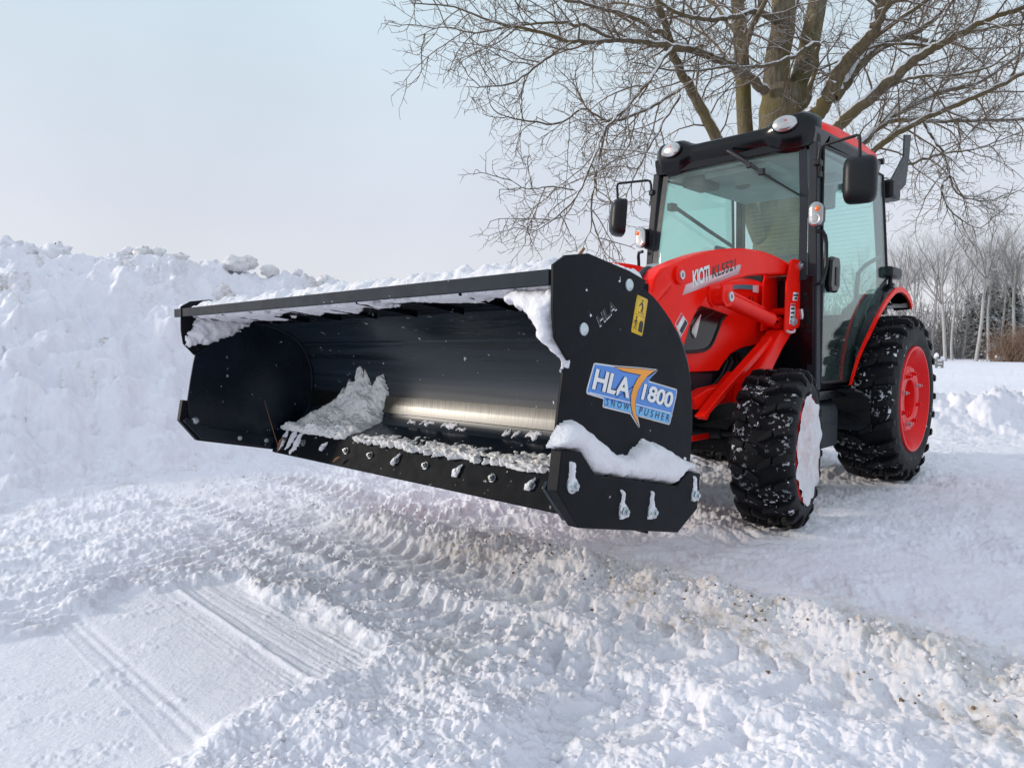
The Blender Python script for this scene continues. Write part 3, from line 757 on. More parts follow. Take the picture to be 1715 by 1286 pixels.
# warning sticker
wq = [(3.770, 1.042), (3.719, 1.033), (3.745, .934), (3.796, .945)]
def wp(u, v): return (wq[3][0] + u * (wq[2][0] - wq[3][0]) + v * (wq[0][0] - wq[3][0]), wq[3][1] + u * (wq[2][1] - wq[3][1]) + v * (wq[0][1] - wq[3][1]))
wm = MB(); wm.prism([wp(.06, 0), wp(.94, 0), wp(1, .03), wp(1, .97), wp(.94, 1), wp(.06, 1), wp(0, .97), wp(0, .03)], Y0, Y0 + .0006, m=0)
wm.sheet([wp(.04, .495), wp(.96, .495), wp(.96, .505), wp(.04, .505)], Y0 + .0009, 1)
def disc(u, v, r): return [wp(u + r * math.cos(a), v + r * .55 * math.sin(a)) for a in np.linspace(0, 2 * math.pi, 14, endpoint=False)]
wm.sheet(disc(.27, .42, .07), Y0 + .0009, 1)
for L in ([(.22, .37), (.34, .37), (.32, .24), (.22, .24)], [(.22, .25), (.27, .25), (.18, .09), (.12, .10)], [(.27, .25), (.33, .25), (.40, .10), (.34, .09)], [(.20, .36), (.22, .32), (.10, .24), (.08, .27)], [(.34, .36), (.36, .33), (.48, .28), (.46, .25)],
          [(.56, .08), (.92, .08), (.92, .30), (.84, .38), (.64, .38), (.56, .30)]):
    wm.sheet([wp(*q) for q in L], Y0 + .0009, 1)
wm.sheet(disc(.56, .90, .06), Y0 + .0009, 1)
for L in ([(.48, .86), (.62, .84), (.72, .70), (.60, .70)], [(.60, .71), (.72, .71), (.58, .60), (.50, .62)], [(.48, .85), (.54, .82), (.34, .72), (.30, .75)], [(.30, .58), (.80, .58), (.80, .56), (.30, .56)], [(.62, .66), (.76, .62), (.72, .60), (.60, .63)]):
    wm.sheet([wp(*q) for q in L], Y0 + .0009, 1)
obj('warning_sticker', wm, [M_YELLOW, M_INK], panel, ang=None)

# ---- snow lying on the pusher
def heap(name, poly, P, soft, hgt, res, seed, mat, rag=.012, lump=.5, grain=0.0):
    """snow heaped on a surface: poly in (u,v); P(u,v,h) gives the point at height h above the surface"""
    us = [p[0] for p in poly]; vs = [p[1] for p in poly]; m = .03
    u = np.arange(min(us) - m, max(us) + m, res); v = np.arange(min(vs) - m, max(vs) + m, res)
    U, V = np.meshgrid(u, v, indexing='ij')
    wu = U + rag * fbm(U / .03, V / .03, 3, seed); wv = V + rag * fbm(U / .03 + 9, V / .03, 3, seed + 5)
    _, sd = inside(poly, wu, wv, .01)
    t = np.clip(sd / soft, 0, 1); prof = np.sqrt(np.clip(1 - (1 - t) ** 2, 0, 1))
    qu, qv = U + .012 * fbm(U / .02, V / .02, 2, seed + 15), V + .012 * fbm(U / .02, V / .02, 2, seed + 16)
    H = hgt * prof * (1 + lump * (.9 * fbm(U / .09, V / .09, 3, seed + 9) + .75 * (cells(qu / .06, qv / .06, seed + 3) - .5) + .22 * (cells(qu / .024, qv / .024, seed + 4) - .5)))
    H = H + grain * prof * (cells(qu / .016, qv / .016, seed + 6) - .4 + .6 * (cells(U / .007, V / .007, seed + 7) - .4))
    H = np.where(sd <= 0, -.002, np.maximum(H, .0008))
    x, y, z = P(U, V, H); Vx = np.stack([x, y, z], -1).reshape(-1, 3)
    F = grid_faces(len(u), len(v)); keep = (sd.reshape(-1)[F] > -res * .2).any(1) & (sd.reshape(-1)[F] > 0).any(1)
    F = F[keep]; used = np.unique(F); mp = np.full(len(Vx), -1); mp[used] = np.arange(len(used))
    return np_obj(name, Vx[used], mp[F], mat)
def moldx(z): return np.interp(z, [.512, .523, .543, .572, .608, .650, .695, .754, .808, .877, .943, 1.0], [3.655, 3.60, 3.555, 3.52, 3.497, 3.486, 3.480, 3.479, 3.485, 3.508, 3.555, 3.66])
_PA = np.array(PROF); _PS = np.concatenate([[0], np.cumsum(np.hypot(*np.diff(_PA, axis=0).T))])
_PT = np.gradient(_PA, _PS, axis=0); _PT /= np.hypot(_PT[:, 0], _PT[:, 1])[:, None]
def arc(z): return float(np.interp(z, _PA[:, 1], _PS))
def on_mold(U, V, H):
    x = np.interp(V, _PS, _PA[:, 0]); z = np.interp(V, _PS, _PA[:, 1]); tx = np.interp(V, _PS, _PT[:, 0]); tz = np.interp(V, _PS, _PT[:, 1])
    over = np.minimum(V, 0)                                    # the plate's top edge carries snow too
    return x + tz * H - over * .9, U, z - tx * H + over * .25
def on_pile(U, V, H):
    x, y, z = on_mold(U, V, 0 * H + .003); return x + .72 * H, y + .10 * H, z + .62 * H
topz = lambda U: np.interp(U, [3.70, 3.775, 3.78, 4.095], [1.076, 1.076, 1.041, 1.060])
o = heap('snow_cover', [(3.69, -1.10), (4.080, -1.12), (4.090, -.9), (4.084, -.6), (4.090, -.2), (4.085, .2), (4.091, .6), (4.090, 1.0), (4.07, 1.062), (3.72, 1.062), (3.66, .5), (3.69, 0), (3.67, -.6)], lambda U, V, H: (U, V, topz(U) + .004 + H), .10, .050, .0075, 400, M_CLEAN, lump=.45)
tag(recentre(o), 'long lumpy strip of white snow lying along the top of the black snow pusher', 'snow')
sh = [(4.125, .68), (4.103, .707), (4.076, .732), (4.035, .734), (3.983, .704), (3.921, .661), (3.863, .633), (3.81, .625), (3.775, .645), (3.745, .660), (3.70, .650), (3.672, .642), (3.618, .615), (3.544, .588), (3.475, .545), (3.533, .548), (3.56, .556), (3.593, .538), (3.622, .528), (3.704, .546), (3.988, .606), (4.044, .668), (4.112, .677)]
o = heap('snow_heap', sh, lambda U, V, H: (U, HW + .0105 + H, V), .030, .044, .0045, 420, M_CLEAN, rag=.004, lump=.22)
tag(recentre(o), 'white snow drift caught on the notched wear shoe under the blue decal', 'snow')
pile = [(y, arc(z) if z > .515 else -.01) for y, z in [(-1.05, .51), (-.97, .56), (-.891, .61), (-.81, .66), (-.775, .715), (-.745, .69), (-.717, .762), (-.675, .745), (-.645, .815), (-.626, .825), (-.60, .77), (-.587, .812), (-.560, .76), (-.532, .725), (-.50, .765), (-.47, .785), (-.439, .776), (-.413, .70), (-.433, .62), (-.425, .526), (-.5, .505), (-.85, .505)]]
o = heap('snow_pile', pile, lambda U, V, H: on_pile(U, V, H * np.interp(V, [0, .18, .4], [1.0, 1.0, .5])), .09, .052, .0035, 440, M_DIRTY, rag=.010, lump=.4, grain=.005)
tag(recentre(o), 'jagged pile of grey snow clinging inside the far half of the pusher', 'snow')
ledge = [(y, arc(z) * .55 + .012 if z > .515 else -.012) for y, z in [(-.42, .505), (-.396, .535), (-.283, .565), (-.16, .560), (-.031, .574), (.08, .562), (.166, .571), (.282, .560), (.414, .565), (.504, .582), (.569, .60), (.61, .592), (.66, .625), (.80, .66), (.95, .70), (1.06, .72), (1.06, .505)]]
o = heap('snow_ridge', ledge, on_pile, .05, .026, .0035, 460, M_DIRTY, rag=.024, lump=.4, grain=.007)
tag(recentre(o), 'grey brown snow ridge packed along the bottom of the moldboard above the cutting edge', 'snow')
edge = [(.955, 1.0), (.985, .985), (1.015, .955), (1.025, .92), (1.045, .90), (1.056, .875), (1.073, .85), (1.076, .875), (1.066, .92), (1.066, 1.03), (1.02, 1.035), (.90, 1.04), (.92, 1.01)]
o = heap('snow_clump', edge, lambda U, V, H: (np.interp(V, [.85, .874, .925, .985, 1.04], [4.066, 4.060, 4.100, 4.098, 4.09]) - .012 + H, U, V), .02, .024, .004, 480, M_CLEAN, rag=.010, lump=.4)
tag(recentre(o), 'ragged white snow stuck down the front edge of the near side panel', 'snow')
# patches stuck under the visor
def under(name, poly, seed, lab, h=.010):
    o = heap(name, poly, lambda U, V, H: (U, V, 1.031 + (U - 3.77) * .0588 - .001 - H), .03, h, .0055, seed, M_CLEAN, rag=.02, lump=.5)
    tag(recentre(o), lab, 'snow')
under('snow_patch', [(4.085, -1.0), (4.085, -.35), (3.98, -.42), (3.93, -.55), (3.86, -.50), (3.82, -.70), (3.86, -.95), (3.80, -1.05), (3.95, -1.06)], 500, 'white snow patch stuck under the far third of the visor')
under('snow_patch', [(4.088, -.33), (4.088, .33), (3.95, .30), (3.99, .12), (3.90, .02), (3.95, -.18), (3.88, -.28)], 510, 'white snow patch stuck under the middle of the visor')
under('snow_patch', [(4.088, .35), (4.088, 1.05), (3.88, 1.05), (3.92, .9), (4.02, .80), (3.93, .68), (4.0, .5)], 520, 'white snow patch stuck under the near third of the visor')
# snow on the far corner bracket
o = heap('snow_patch', [(4.085, .965), (4.04, .93), (4.0, .925), (3.93, .95), (3.84, .995), (3.80, 1.02), (3.86, 1.035), (3.97, 1.04), (4.06, 1.045), (4.05, 1.0)], lambda U, V, H: (U, -HW + .001 + H, V), .03, .03, .005, 530, M_CLEAN, rag=.012, lump=.4)
tag(recentre(o), 'white snow smeared across the inside of the far corner bracket', 'snow')
o = heap('snow_patch', [(4.10, .955), (4.06, .96), (4.045, .925), (4.075, .915), (4.10, .925)], lambda U, V, H: (U, -HW + .0185 * 0 + .001 + H, V), .015, .012, .004, 532, M_CLEAN, rag=.008)
tag(recentre(o), 'small round snow patch on the front tip of the far corner bracket', 'snow')
# splashes of snow below the steel strip
k = 0
for (y, z, w, h) in ((-.12, .598, .09, .016), (.02, .600, .10, .020), (.10, .590, .05, .010), (.34, .595, .035, .022), (.39, .60, .03, .02), (.47, .600, .07, .026), (-.22, .592, .05, .012)):
    k += 1
    q = [(y - w / 2, z - h * .6), (y - w * .2, z - h * .1), (y + w * .05, z - h * .5), (y + w / 2, z + h * .2), (y + w * .35, z + h * .6), (y, z + h * .2), (y - w * .3, z + h * .5)]
    o = heap('snow_splash', q, lambda U, V, H: (moldx(V) + .004 + H, U, V), .008, .006, .003, 540 + k, M_CLEAN, rag=.009)
    tag(recentre(o), 'small white splash of snow on the black moldboard below the steel strip', 'snow', 'snow splashes below the steel strip')
# snow thrown on the far end of the cutting edge
for k, (y, w) in enumerate(((-1.0, .05), (-.93, .06), (-.87, .05))):
    q = [(y - .02, .418), (y + .018, .44), (y + w * .6, .50), (y + w * .2, .512), (y - .01, .47)]
    o = heap('snow_smear', q, lambda U, V, H: (3.708 - (V - .405) * .4286 + H, U, V), .012, .010, .004, 560 + k, M_CLEAN, rag=.012)
    tag(recentre(o), 'finger shaped snow smear over the far end of the cutting edge', 'snow', 'snow smears over the far end of the cutting edge')
# snow in the shoe bolt slots and on the bolts
for k, c in enumerate(BOLTS):
    q = [(c[0] - .016, c[1] - .016), (c[0] + .014, c[1] - .014), (c[0] + .016, c[1] + .004), (c[0] + .006, c[1] + .022), (c[0] + .005, c[1] + .052), (c[0] - .004, c[1] + .052), (c[0] - .006, c[1] + .02), (c[0] - .014, c[1] + .006)]
    o = heap('snow_tuft', q, lambda U, V, H: (U, HW + .046 + H, V), .008, (.011, .009, .008, .010)[k], .0022, 580 + k, M_CLEAN, rag=.005)
    tag(recentre(o), ['large snow tuft on the foremost shoe bolt at the front edge', 'slim snow tuft on the second shoe bolt from the front', 'slim snow tuft on the third shoe bolt from the front', 'small snow tuft on the rearmost shoe bolt'][k], 'snow')
for k, y in enumerate((-.62, -.09, .27, .62)):
    q = [(y - .016, .004), (y + .004, .016), (y + .020, .030), (y + .012, .008), (y + .002, -.016), (y - .018, -.018)]
    o = heap('snow_tuft', q, lambda U, V, H: (3.6798 - V * .394 + .919 * H + .009, U, .4683 + V * .919 + .394 * H), .008, .008, .0025, 600 + k, M_CLEAN, rag=.006)
    tag(recentre(o), 'small snow tuft half covering a bolt of the black cutting edge', 'snow', 'snow tufts on the cutting edge bolts')
# dead leaf stems caught on top and inside
def stem(name, pts, r, lab):
    o = obj(name, MB().tube(pts, r, 6), paint('dry_stem', (.20, .095, .04), .8)); recentre(o); tag(o, lab, 'twig')
stem('dead_twig', [(3.75, .845, 1.135), (3.752, .86, 1.155), (3.75, .885, 1.182)], [.006, .006, .004], 'short brown twig standing on the top rail of the pusher')
stem('dead_twig', [(3.70, -1.0, .42), (3.72, -1.01, .50), (3.75, -1.02, .62), (3.76, -1.02, .66)], [.002, .002, .0015, .001], 'thin straw stem standing at the far end of the cutting edge')
stem('dead_leaf', [(3.73, -.965, .41), (3.725, -.95, .455), (3.715, -.93, .49)], [.002, .007, .002], 'curled brown leaf at the far end of the cutting edge')
stem('dead_leaf', [(3.727, -.475, .425), (3.722, -.46, .437), (3.716, -.44, .448)], [.002, .006, .002], 'brown leaf scrap beside a bolt of the cutting edge')

# ================================================================ TRACTOR
tractor = thing('tractor', 'bright red compact cab tractor with a front loader and black chunky snow-flecked tyres', 'tractor', (.9, 0, 0))
T = tractor
M_RIMSNOW = snow_mat('pinkish_packed_snow', dirt=.1, tint=(.84, .81, .83), sc=3)
_n, _l = M_RIMSNOW.node_tree.nodes, M_RIMSNOW.node_tree.links
_b = _n['Principled BSDF']; _src = _b.inputs['Base Color'].links[0].from_socket
_t = nz(_n, _l, 7, 3); _r = ramp(_n, _l, _t.outputs['Fac'], .5, .75)
_l.new(mixc(_n, _l, _r.outputs[0], _src, (.74, .56, .56, 1)), _b.inputs['Base Color'])
# ---- wheels
def tyre(c, Rr, w, s, lugs, hl, rim_r, st=0.0):
    """agricultural tyre with chunky staggered tread blocks; s = +1 left, -1 right; st = steering angle"""
    ax = Vector((-math.sin(st) * s * 0 + math.sin(-st), math.cos(st), 0)).normalized()
    f = Vector((ax.y, -ax.x, 0)); up = Vector((0, 0, 1)); c = Vector(c); b = Rr - hl; h = w / 2
    m = MB()
    prof = [(rim_r, -h * .80), (rim_r + .012, -h * .90), (rim_r + (b - rim_r) * .35, -h * 1.0), (rim_r + (b - rim_r) * .62, -h * .99), (b - .018, -h * .90), (b - .004, -h * .80), (b, -h * .4), (b + .004, 0)]
    prof = prof + [(r, -t) for r, t in prof[-2::-1]]
    m.lathe(prof, c, ax, 64, cap=False)
    nf = len(prof) - 1
    for i in range(nf):
        if 4 <= i < nf - 4: m.m[i * 64:(i + 1) * 64] = [1] * 64
    def P(th, t, r): return c + ax * t + (f * math.cos(th) + up * math.sin(th)) * r
    dth = 2 * math.pi / lugs
    for k in range(lugs):
        for sd in (1, -1):
            t0 = k * dth + (0 if sd > 0 else dth / 2)
            # outer block: wraps over the shoulder; inner block: angled towards the middle
            for blk in ([(1.0, .05, .27, .030), (.86, .03, .28, .0), (.62, -.05, .25, 0), (.46, -.14, .24, 0)], [(.40, -.10, .26, 0), (.18, -.26, .26, 0), (-.02, -.40, .20, 0)]):
                vs = []
                for t, dt, wd, drop in blk:
                    rt = Rr - drop - (.012 * max(0, abs(t) - .7) / .3) - .004 * abs(t); rb = b - .03 if drop else b - .006
                    if drop: rb = b - .045
                    for r, k2 in ((rb, 1.25), (rt, 1.0)):
                        for e in (-1, 1):
                            vs.append(P(t0 + (dt + e * wd * k2 / 2) * dth, sd * t * h * (1.0 if not drop else 1.01), r))
                fs = []; n = len(blk)
                for i in range(n - 1):
                    o = i * 4; q = o + 4
                    fs += [(o + 2, o + 3, q + 3, q + 2), (o, q, q + 1, o + 1), (o, o + 2, q + 2, q), (o + 1, q + 1, q + 3, o + 3)]
                e = (n - 1) * 4
                fs += [(0, 1, 3, 2), (e, e + 2, e + 3, e + 1)]
                m.add(vs, fs)
    return m
RW = dict(c=(0.0, .615), R=.569, w=.39, rim=.345)
for s in (1, -1):
    y = s * .615
    wh = bpy.data.objects.new('rear_wheel', None); COL.objects.link(wh); wh.parent = T; wh.empty_display_size = .1
    obj('tyre', tyre((0, y, .562), .572, .39, s, 24, .042, .345), [M_RUBBER, M_TREAD], wh, .004, seg=1)
    ya = (0, s, 0)
    rim = obj('rim', MB().lathe([(.352, .168), (.362, .180), (.358, .192), (.345, .193), (.335, .180), (.322, .155), (.308, .125), (.285, .085), (.255, .080), (.240, .105), (.228, .145), (.212, .157), (.145, .157), (.132, .150), (.122, .085), (.065, .070), (.058, .10), (0, .104)], (0, y, .562), ya, 56, cap=False), M_RIM, wh)
    for k in range(8):
        a = 2 * math.pi * (k + .35) / 8
        obj('wheel_bolt', MB().lathe([(.017, 0), (.017, .006), (.013, .007), (.013, .022), (.006, .024), (.006, .036), (0, .037)], (.175 * math.cos(a), y + s * .157, .562 + .175 * math.sin(a)), ya, 6), M_ZINC if k % 3 == 0 else M_RIM, wh)
    for k in range(10):
        a = 2 * math.pi * (k + .2) / 10; ca, sa = math.cos(a), math.sin(a)
        q = [(.155, -.006), (.155, .006), (.165, .006), (.165, -.006)]
        obj('rim_slot', MB().add([((.203 + (r - .16)) * ca - t * sa, y + s * .1577, .562 + (.203 + (r - .16)) * sa + t * ca) for r, t in q], [(0, 1, 2, 3)]), M_UNDER, wh)
FS = -0.17
for s in (1, -1):
    fc = (1.808, s * .626, .400); ax = Vector((math.sin(-FS) * -1, math.cos(FS), 0)).normalized()
    ax = Vector((math.sin(FS), math.cos(FS), 0)).normalized() * 1.0
    wh = bpy.data.objects.new('front_wheel', None); COL.objects.link(wh); wh.parent = T; wh.empty_display_size = .1
    obj('tyre', tyre(fc, .405, .295, s, 19, .032, .255, -FS), [M_RUBBER, M_TREAD], wh, .004, seg=1)
    rim = obj('rim', MB().lathe([(.262, .128), (.268, .136), (.262, .146), (.250, .140), (.238, .10), (.215, .07), (.15, .06), (.09, .06), (.085, .09), (0, .095)], fc, ax * s, 44, cap=False), M_RIM, wh)
    # snow packed into the dish
    n, mm = 96, 26; V = []; rg = np.random.default_rng(60 + s)
    f = Vector((ax.y, -ax.x, 0))
    for i in range(mm):
        for k in range(n):
            a = 2 * math.pi * k / n; t = i / (mm - 1)
            r = .004 + t * (.272 + .030 * float(fbm(math.cos(a) * 5 + 9, math.sin(a) * 5, 3, 5)))
            bl = .156 - .006 * t ** 3 + .010 * float(fbm(r * math.cos(a) * 9 + 3, r * math.sin(a) * 9, 3, 66 + s)) + .005 * float(fbm(r * math.cos(a) * 30, r * math.sin(a) * 30, 2, 68)) * (1 - t ** 4)
            p = Vector(fc) + ax * s * bl + (f * math.cos(a) + Vector((0, 0, 1)) * math.sin(a)) * r; V.append(p)
    F = [((i) * n + k, i * n + (k + 1) % n, (i + 1) * n + (k + 1) % n, (i + 1) * n + k) for i in range(mm - 1) for k in range(n)]
    np_obj('packed_snow', np.array([tuple(p) for p in V]), np.array(F), M_RIMSNOW, wh)

# ---- chassis, engine, axles
ch = MB()
ch.box(-.25, 1.25, -.20, .20, .36, .80); ch.box(1.2, 2.25, -.17, .17, .42, .78)
ch.prism([(1.2, .5), (1.25, 1.12), (1.95, 1.08), (2.1, .78), (2.1, .5)], -.25, .25)
obj('chassis', ch, M_UNDER, T, .01)
ax_ = MB(); ax_.tube([(1.80, -.46, .40), (1.80, .46, .40)], .065, 14); ax_.box(1.72, 1.92, -.14, .14, .33, .56)
ax_.lathe([(.10, -.05), (.12, 0), (.10, .06), (.05, .10)], (1.80, .42, .40), (0, 1, 0), 18); ax_.lathe([(.10, -.05), (.12, 0), (.10, .06), (.05, .10)], (1.80, -.42, .40), (0, -1, 0), 18)
obj('front_axle', ax_, M_UNDER, T, .006)
obj('steering_cylinder', MB().tube([(1.90, -.36, .445), (1.90, .36, .455)], .028, 12).tube([(1.90, -.45, .44), (1.90, .45, .455)], .013, 8), M_GREYP, T)
ra = MB(); ra.tube([(0, -.45, .562), (0, .45, .562)], .11, 16); ra.box(-.22, .25, -.25, .25, .40, .85)
obj('rear_axle', ra, M_UNDER, T, .01)
obj('drive_shield', MB().box(1.62, 2.10, .285, .30, .425, .455).box(1.60, 1.625, .285, .30, .28, .455), M_RED, T, .004)
for k in range(4):
    obj('engine_hose', MB().tube([(1.50 + .05 * k, .22, .90), (1.50 + .06 * k, .27, .83), (1.60 + .05 * k, .27, .75), (1.7 + .06 * k, .25, .66)], .013, 8), M_PLAST if k != 2 else M_GREYP, T)
obj('oil_filter', MB().tube([(1.50, .28, .90), (1.66, .28, .905)], .022, 12), M_GREYP, T)

# ---- hood
hood = MB(); secs = []
for x, hw, zb, zs, zt in [(1.30, .315, .935, 1.245, 1.335), (1.36, .312, .933, 1.245, 1.335), (1.50, .306, .918, 1.235, 1.325), (1.59, .304, .906, 1.225, 1.318), (1.70, .301, .875, 1.210, 1.303), (1.78, .299, .822, 1.195, 1.288), (1.825, .298, .786, 1.185, 1.278), (2.0, .294, .785, 1.14, 1.235), (2.15, .288, .785, 1.08, 1.170), (2.26, .275, .788, .99, 1.075), (2.33, .255, .795, .92, .98), (2.355, .22, .81, .88, .91)]:
    q = [(x, hw * .86, zb - .004), (x, hw, zb), (x, hw, (zb + zs) / 2), (x, hw, zs), (x, hw * .985, zs + (zt - zs) * .32), (x, hw * .91, zs + (zt - zs) * .62), (x, hw * .74, zs + (zt - zs) * .83), (x, hw * .45, zs + (zt - zs) * .96), (x, 0, zt)]
    secs.append(q + [(p[0], -p[1], p[2]) for p in q[-2::-1]])
hood.loft(secs)
ho = obj('hood', hood, M_RED, T, .004, ang=28)
for s in (1, -1):
    yh = s * .302
    G = [(2.10, 1.085), (2.02, 1.124), (1.90, 1.112), (1.723, 1.086), (1.79, 1.072), (1.828, 1.050), (1.855, 1.01), (1.905, .945), (1.94, .915), (1.99, .897), (2.08, .889), (2.24, .885), (2.285, .91), (2.26, .96), (2.19, 1.03)]
    gr = obj('side_grille', MB().prism(G, yh - s * .03, yh + s * .004), M_GLOSS, ho, .005)
    rim_ = MB(); rim_.tube([(p[0], yh + s * .004, p[1]) for p in G[4:12]], .009, 8)
    obj('grille_bead', rim_, M_PLAST, ho)
    obj('grille_rib', MB().tube([(1.90, yh + s * .004, 1.095), (2.02, yh + s * .004, 1.055), (2.20, yh + s * .004, 1.0)], .004, 6), M_PLAST, ho)
    obj('headlight', MB().prism([(2.045, 1.082), (2.10, .956), (2.115, .955), (2.14, .985), (2.137, 1.008)], yh - s * .01, yh + s * .012), M_LAMP, ho, .004)
    obj('hood_stripe', MB().prism([(1.81, 1.226), (1.78, 1.243), (1.62, 1.262), (1.394, 1.272), (1.392, 1.244), (1.50, 1.241), (1.64, 1.236), (1.75, 1.222)], yh + s * .008, yh + s * .0145), M_TEAL, ho, .002)
    obj('hood_label', MB().prism([(1.468, 1.266), (1.395, 1.270), (1.395, 1.228), (1.468, 1.228)], yh + s * .0146, yh + s * .0156), M_WHITE, ho)
    vt = MB()
    for k in range(3):
        vt.prism([(1.487 - .038 * k, 1.205), (1.475 - .038 * k, 1.208), (1.488 - .038 * k, 1.166), (1.502 - .038 * k, 1.163)], yh - s * .002, yh + s * .0065)
    obj('hood_vents', vt, M_INK, ho)
    obj('hood_scoop', MB().prism([(1.70, 1.155), (1.60, 1.17), (1.595, 1.12), (1.62, 1.10), (1.72, 1.13)], yh - s * .01, yh + s * .004), M_GLOSS, ho, .004)
nose = MB(); nose.prism([(1.83, .78), (1.85, .66), (1.95, .54), (2.27, .52), (2.34, .60), (2.35, .80)], -.27, .27)
obj('nose_panel', nose, M_GREYP, T, .012)
obj('front_guard', MB().tube([(2.40, -.30, .55), (2.40, -.30, 1.16), (2.40, -.26, 1.21), (2.40, .26, 1.21), (2.40, .30, 1.16), (2.40, .30, .55)], .022, 10).tube([(2.40, -.30, .9), (2.40, .30, .9)], .016, 8).tube([(2.40, -.30, .72), (2.40, .30, .72)], .016, 8), M_PLAST, T)

# ---- loader: two arms, posts, cylinders
ARM = [(2.667, 1.249), (2.57, 1.281), (2.469, 1.312), (2.35, 1.345), (2.237, 1.371), (2.12, 1.392), (2.01, 1.407), (1.91, 1.418), (1.823, 1.424), (1.72, 1.428), (1.621, 1.427), (1.53, 1.422), (1.44, 1.414), (1.324, 1.399), (1.22, 1.395), (1.18, 1.37), (1.21, 1.335), (1.345, 1.325), (1.45, 1.320), (1.545, 1.311), (1.65, 1.302), (1.753, 1.291), (1.866, 1.273), (1.98, 1.251), (2.092, 1.224), (2.17, 1.200), (2.232, 1.174), (2.275, 1.140), (2.300, 1.118), (2.336, 1.096), (2.38, 1.05), (2.423, .995), (2.465, .915), (2.56, .78), (2.70, .60), (2.84, .50), (2.92, .50), (2.955, .56), (2.93, .63), (2.84, .80), (2.79, .95), (2.755, 1.10), (2.72, 1.20)]
TOW = [(1.350, 1.405), (1.30, 1.418), (1.215, 1.418), (1.175, 1.405), (1.160, 1.375), (1.146, 1.085), (1.235, 1.022), (1.42, 1.003), (1.412, 1.10), (1.40, 1.28)]
POST = [(1.235, 1.026), (1.42, 1.006), (1.54, .905), (1.72, .775), (1.80, .715), (1.83, .62), (1.72, .60), (1.60, .66), (1.52, .80), (1.40, .905)]
for s in (1, -1):
    yo, yi = s * .46, s * .365
    loader = obj('loader_arm', MB().prism(ARM, yi, yo), M_RED, T, .012, ang=25, seg=3)
    if s > 0:
        dm = MB()
        BAN = [(2.491, 1.145), (2.463, 1.194), (2.30, 1.237), (2.10, 1.290), (1.935, 1.332), (1.915, 1.330), (1.942, 1.284), (2.10, 1.243), (2.30, 1.192)]
        dm.prism(BAN, yo, yo + .0006, m=0)
        text_mb(dm, 'KIOTI', (2.4005, 1.187), (2.243, 1.228), (2.406, 1.262), yo + .0009, 2, .065, .92)
        text_mb(dm, 'KIOTI', (2.4005, 1.187), (2.243, 1.228), (2.406, 1.262), yo + .0013, 1, .034, .92)
        text_mb(dm, 'KL5521', (2.218, 1.240), (1.978, 1.302), (2.216, 1.297), yo + .0009, 2, .024, 1.08)
        obj('loader_decal', dm, [M_PINK, M_WHITE, M_INK], loader, ang=None)
        pm = MB(); pm.prism([(2.499, 1.066), (2.437, 1.02), (2.503, .953), (2.552, 1.014)], yo, yo + .0006, m=0)
        pm.sheet([(2.499, 1.064), (2.484, 1.053), (2.534, 1.003), (2.549, 1.014)], yo + .0009, 1)
        for k in range(5):
            a = .16 + .15 * k
            pm.sheet([(2.470 - a * .03 + .035 * 0, 1.040 - a * .022), (2.466 - a * .03, 1.037 - a * .022), (2.515 - a * .03, .985 - a * .02), (2.519 - a * .03, .988 - a * .02)], yo + .0009, 2)
        obj('paper_decal', pm, [M_WHITE, paint('crimson_ink', (.5, .02, .05)), M_GREYP], loader, ang=None)
    obj('pivot_pin', MB().lathe([(.042, 0), (.042, .012), (.036, .014), (0, .014)], (2.527, yo, 1.232), (0, s, 0), 24), M_RED, loader, .002)
    obj('pin_head', MB().lathe([(.020, .014), (.020, .022), (.010, .022), (.010, .015), (0, .015)], (2.527, yo, 1.232), (0, s, 0), 14), M_ZINC, loader)
    obj('cylinder_bracket', MB().prism([(2.26, 1.20), (2.16, 1.215), (2.14, 1.14), (2.17, 1.105), (2.22, 1.10), (2.26, 1.13)], yo - s * .005, yo + s * .012).prism([(2.26, 1.20), (2.16, 1.215), (2.14, 1.14), (2.17, 1.105), (2.22, 1.10), (2.26, 1.13)], yo + s * .066, yo + s * .078), M_RED, loader, .004)
    # post: twin side plates, web, leg down to the frame
    tw = MB(); tw.prism(TOW, s * .475, s * .487); tw.prism([(p[0] + .0, p[1]) for p in TOW], s * .340, s * .352)
    tw.prism([(1.165, 1.28), (1.152, 1.07), (1.175, 1.06), (1.188, 1.28)], s * .3521, s * .4749)
    tw.tube([(1.28, s * .352, 1.12), (1.28, s * .475, 1.12)], .022, 12)
    post = obj('loader_post', tw, M_RED, T, .004)
    lg = MB(); lg.prism(POST, s * .375, s * .470); obj('post_leg', lg, M_RED, post, .008)
    mp = MB(); mp.prism([(1.60, .665), (1.72, .602), (1.80, .62), (2.19, .60), (2.22, .66), (2.08, .70), (1.86, .715), (1.74, .78)], s * .30, s * .374); obj('frame_bracket', mp, M_RED, post, .006)
    obj('post_brace', MB().prism([(1.505, .975), (1.54, .945), (1.575, .93), (2.06, .685), (2.255, .575), (2.215, .555), (2.19, .585), (2.03, .665), (1.55, .90), (1.47, .955)], s * .392, s * .445), M_RED, post, .005)
    for c in ((1.222, 1.382), (1.312, 1.060)):
        obj('pin_head', MB().lathe([(.028, 0), (.028, .008), (.016, .010), (.016, .020), (0, .020)], (c[0], s * .487, c[1]), (0, s, 0), 16), M_ZINC if c[1] < 1.2 else M_ZINC, post)
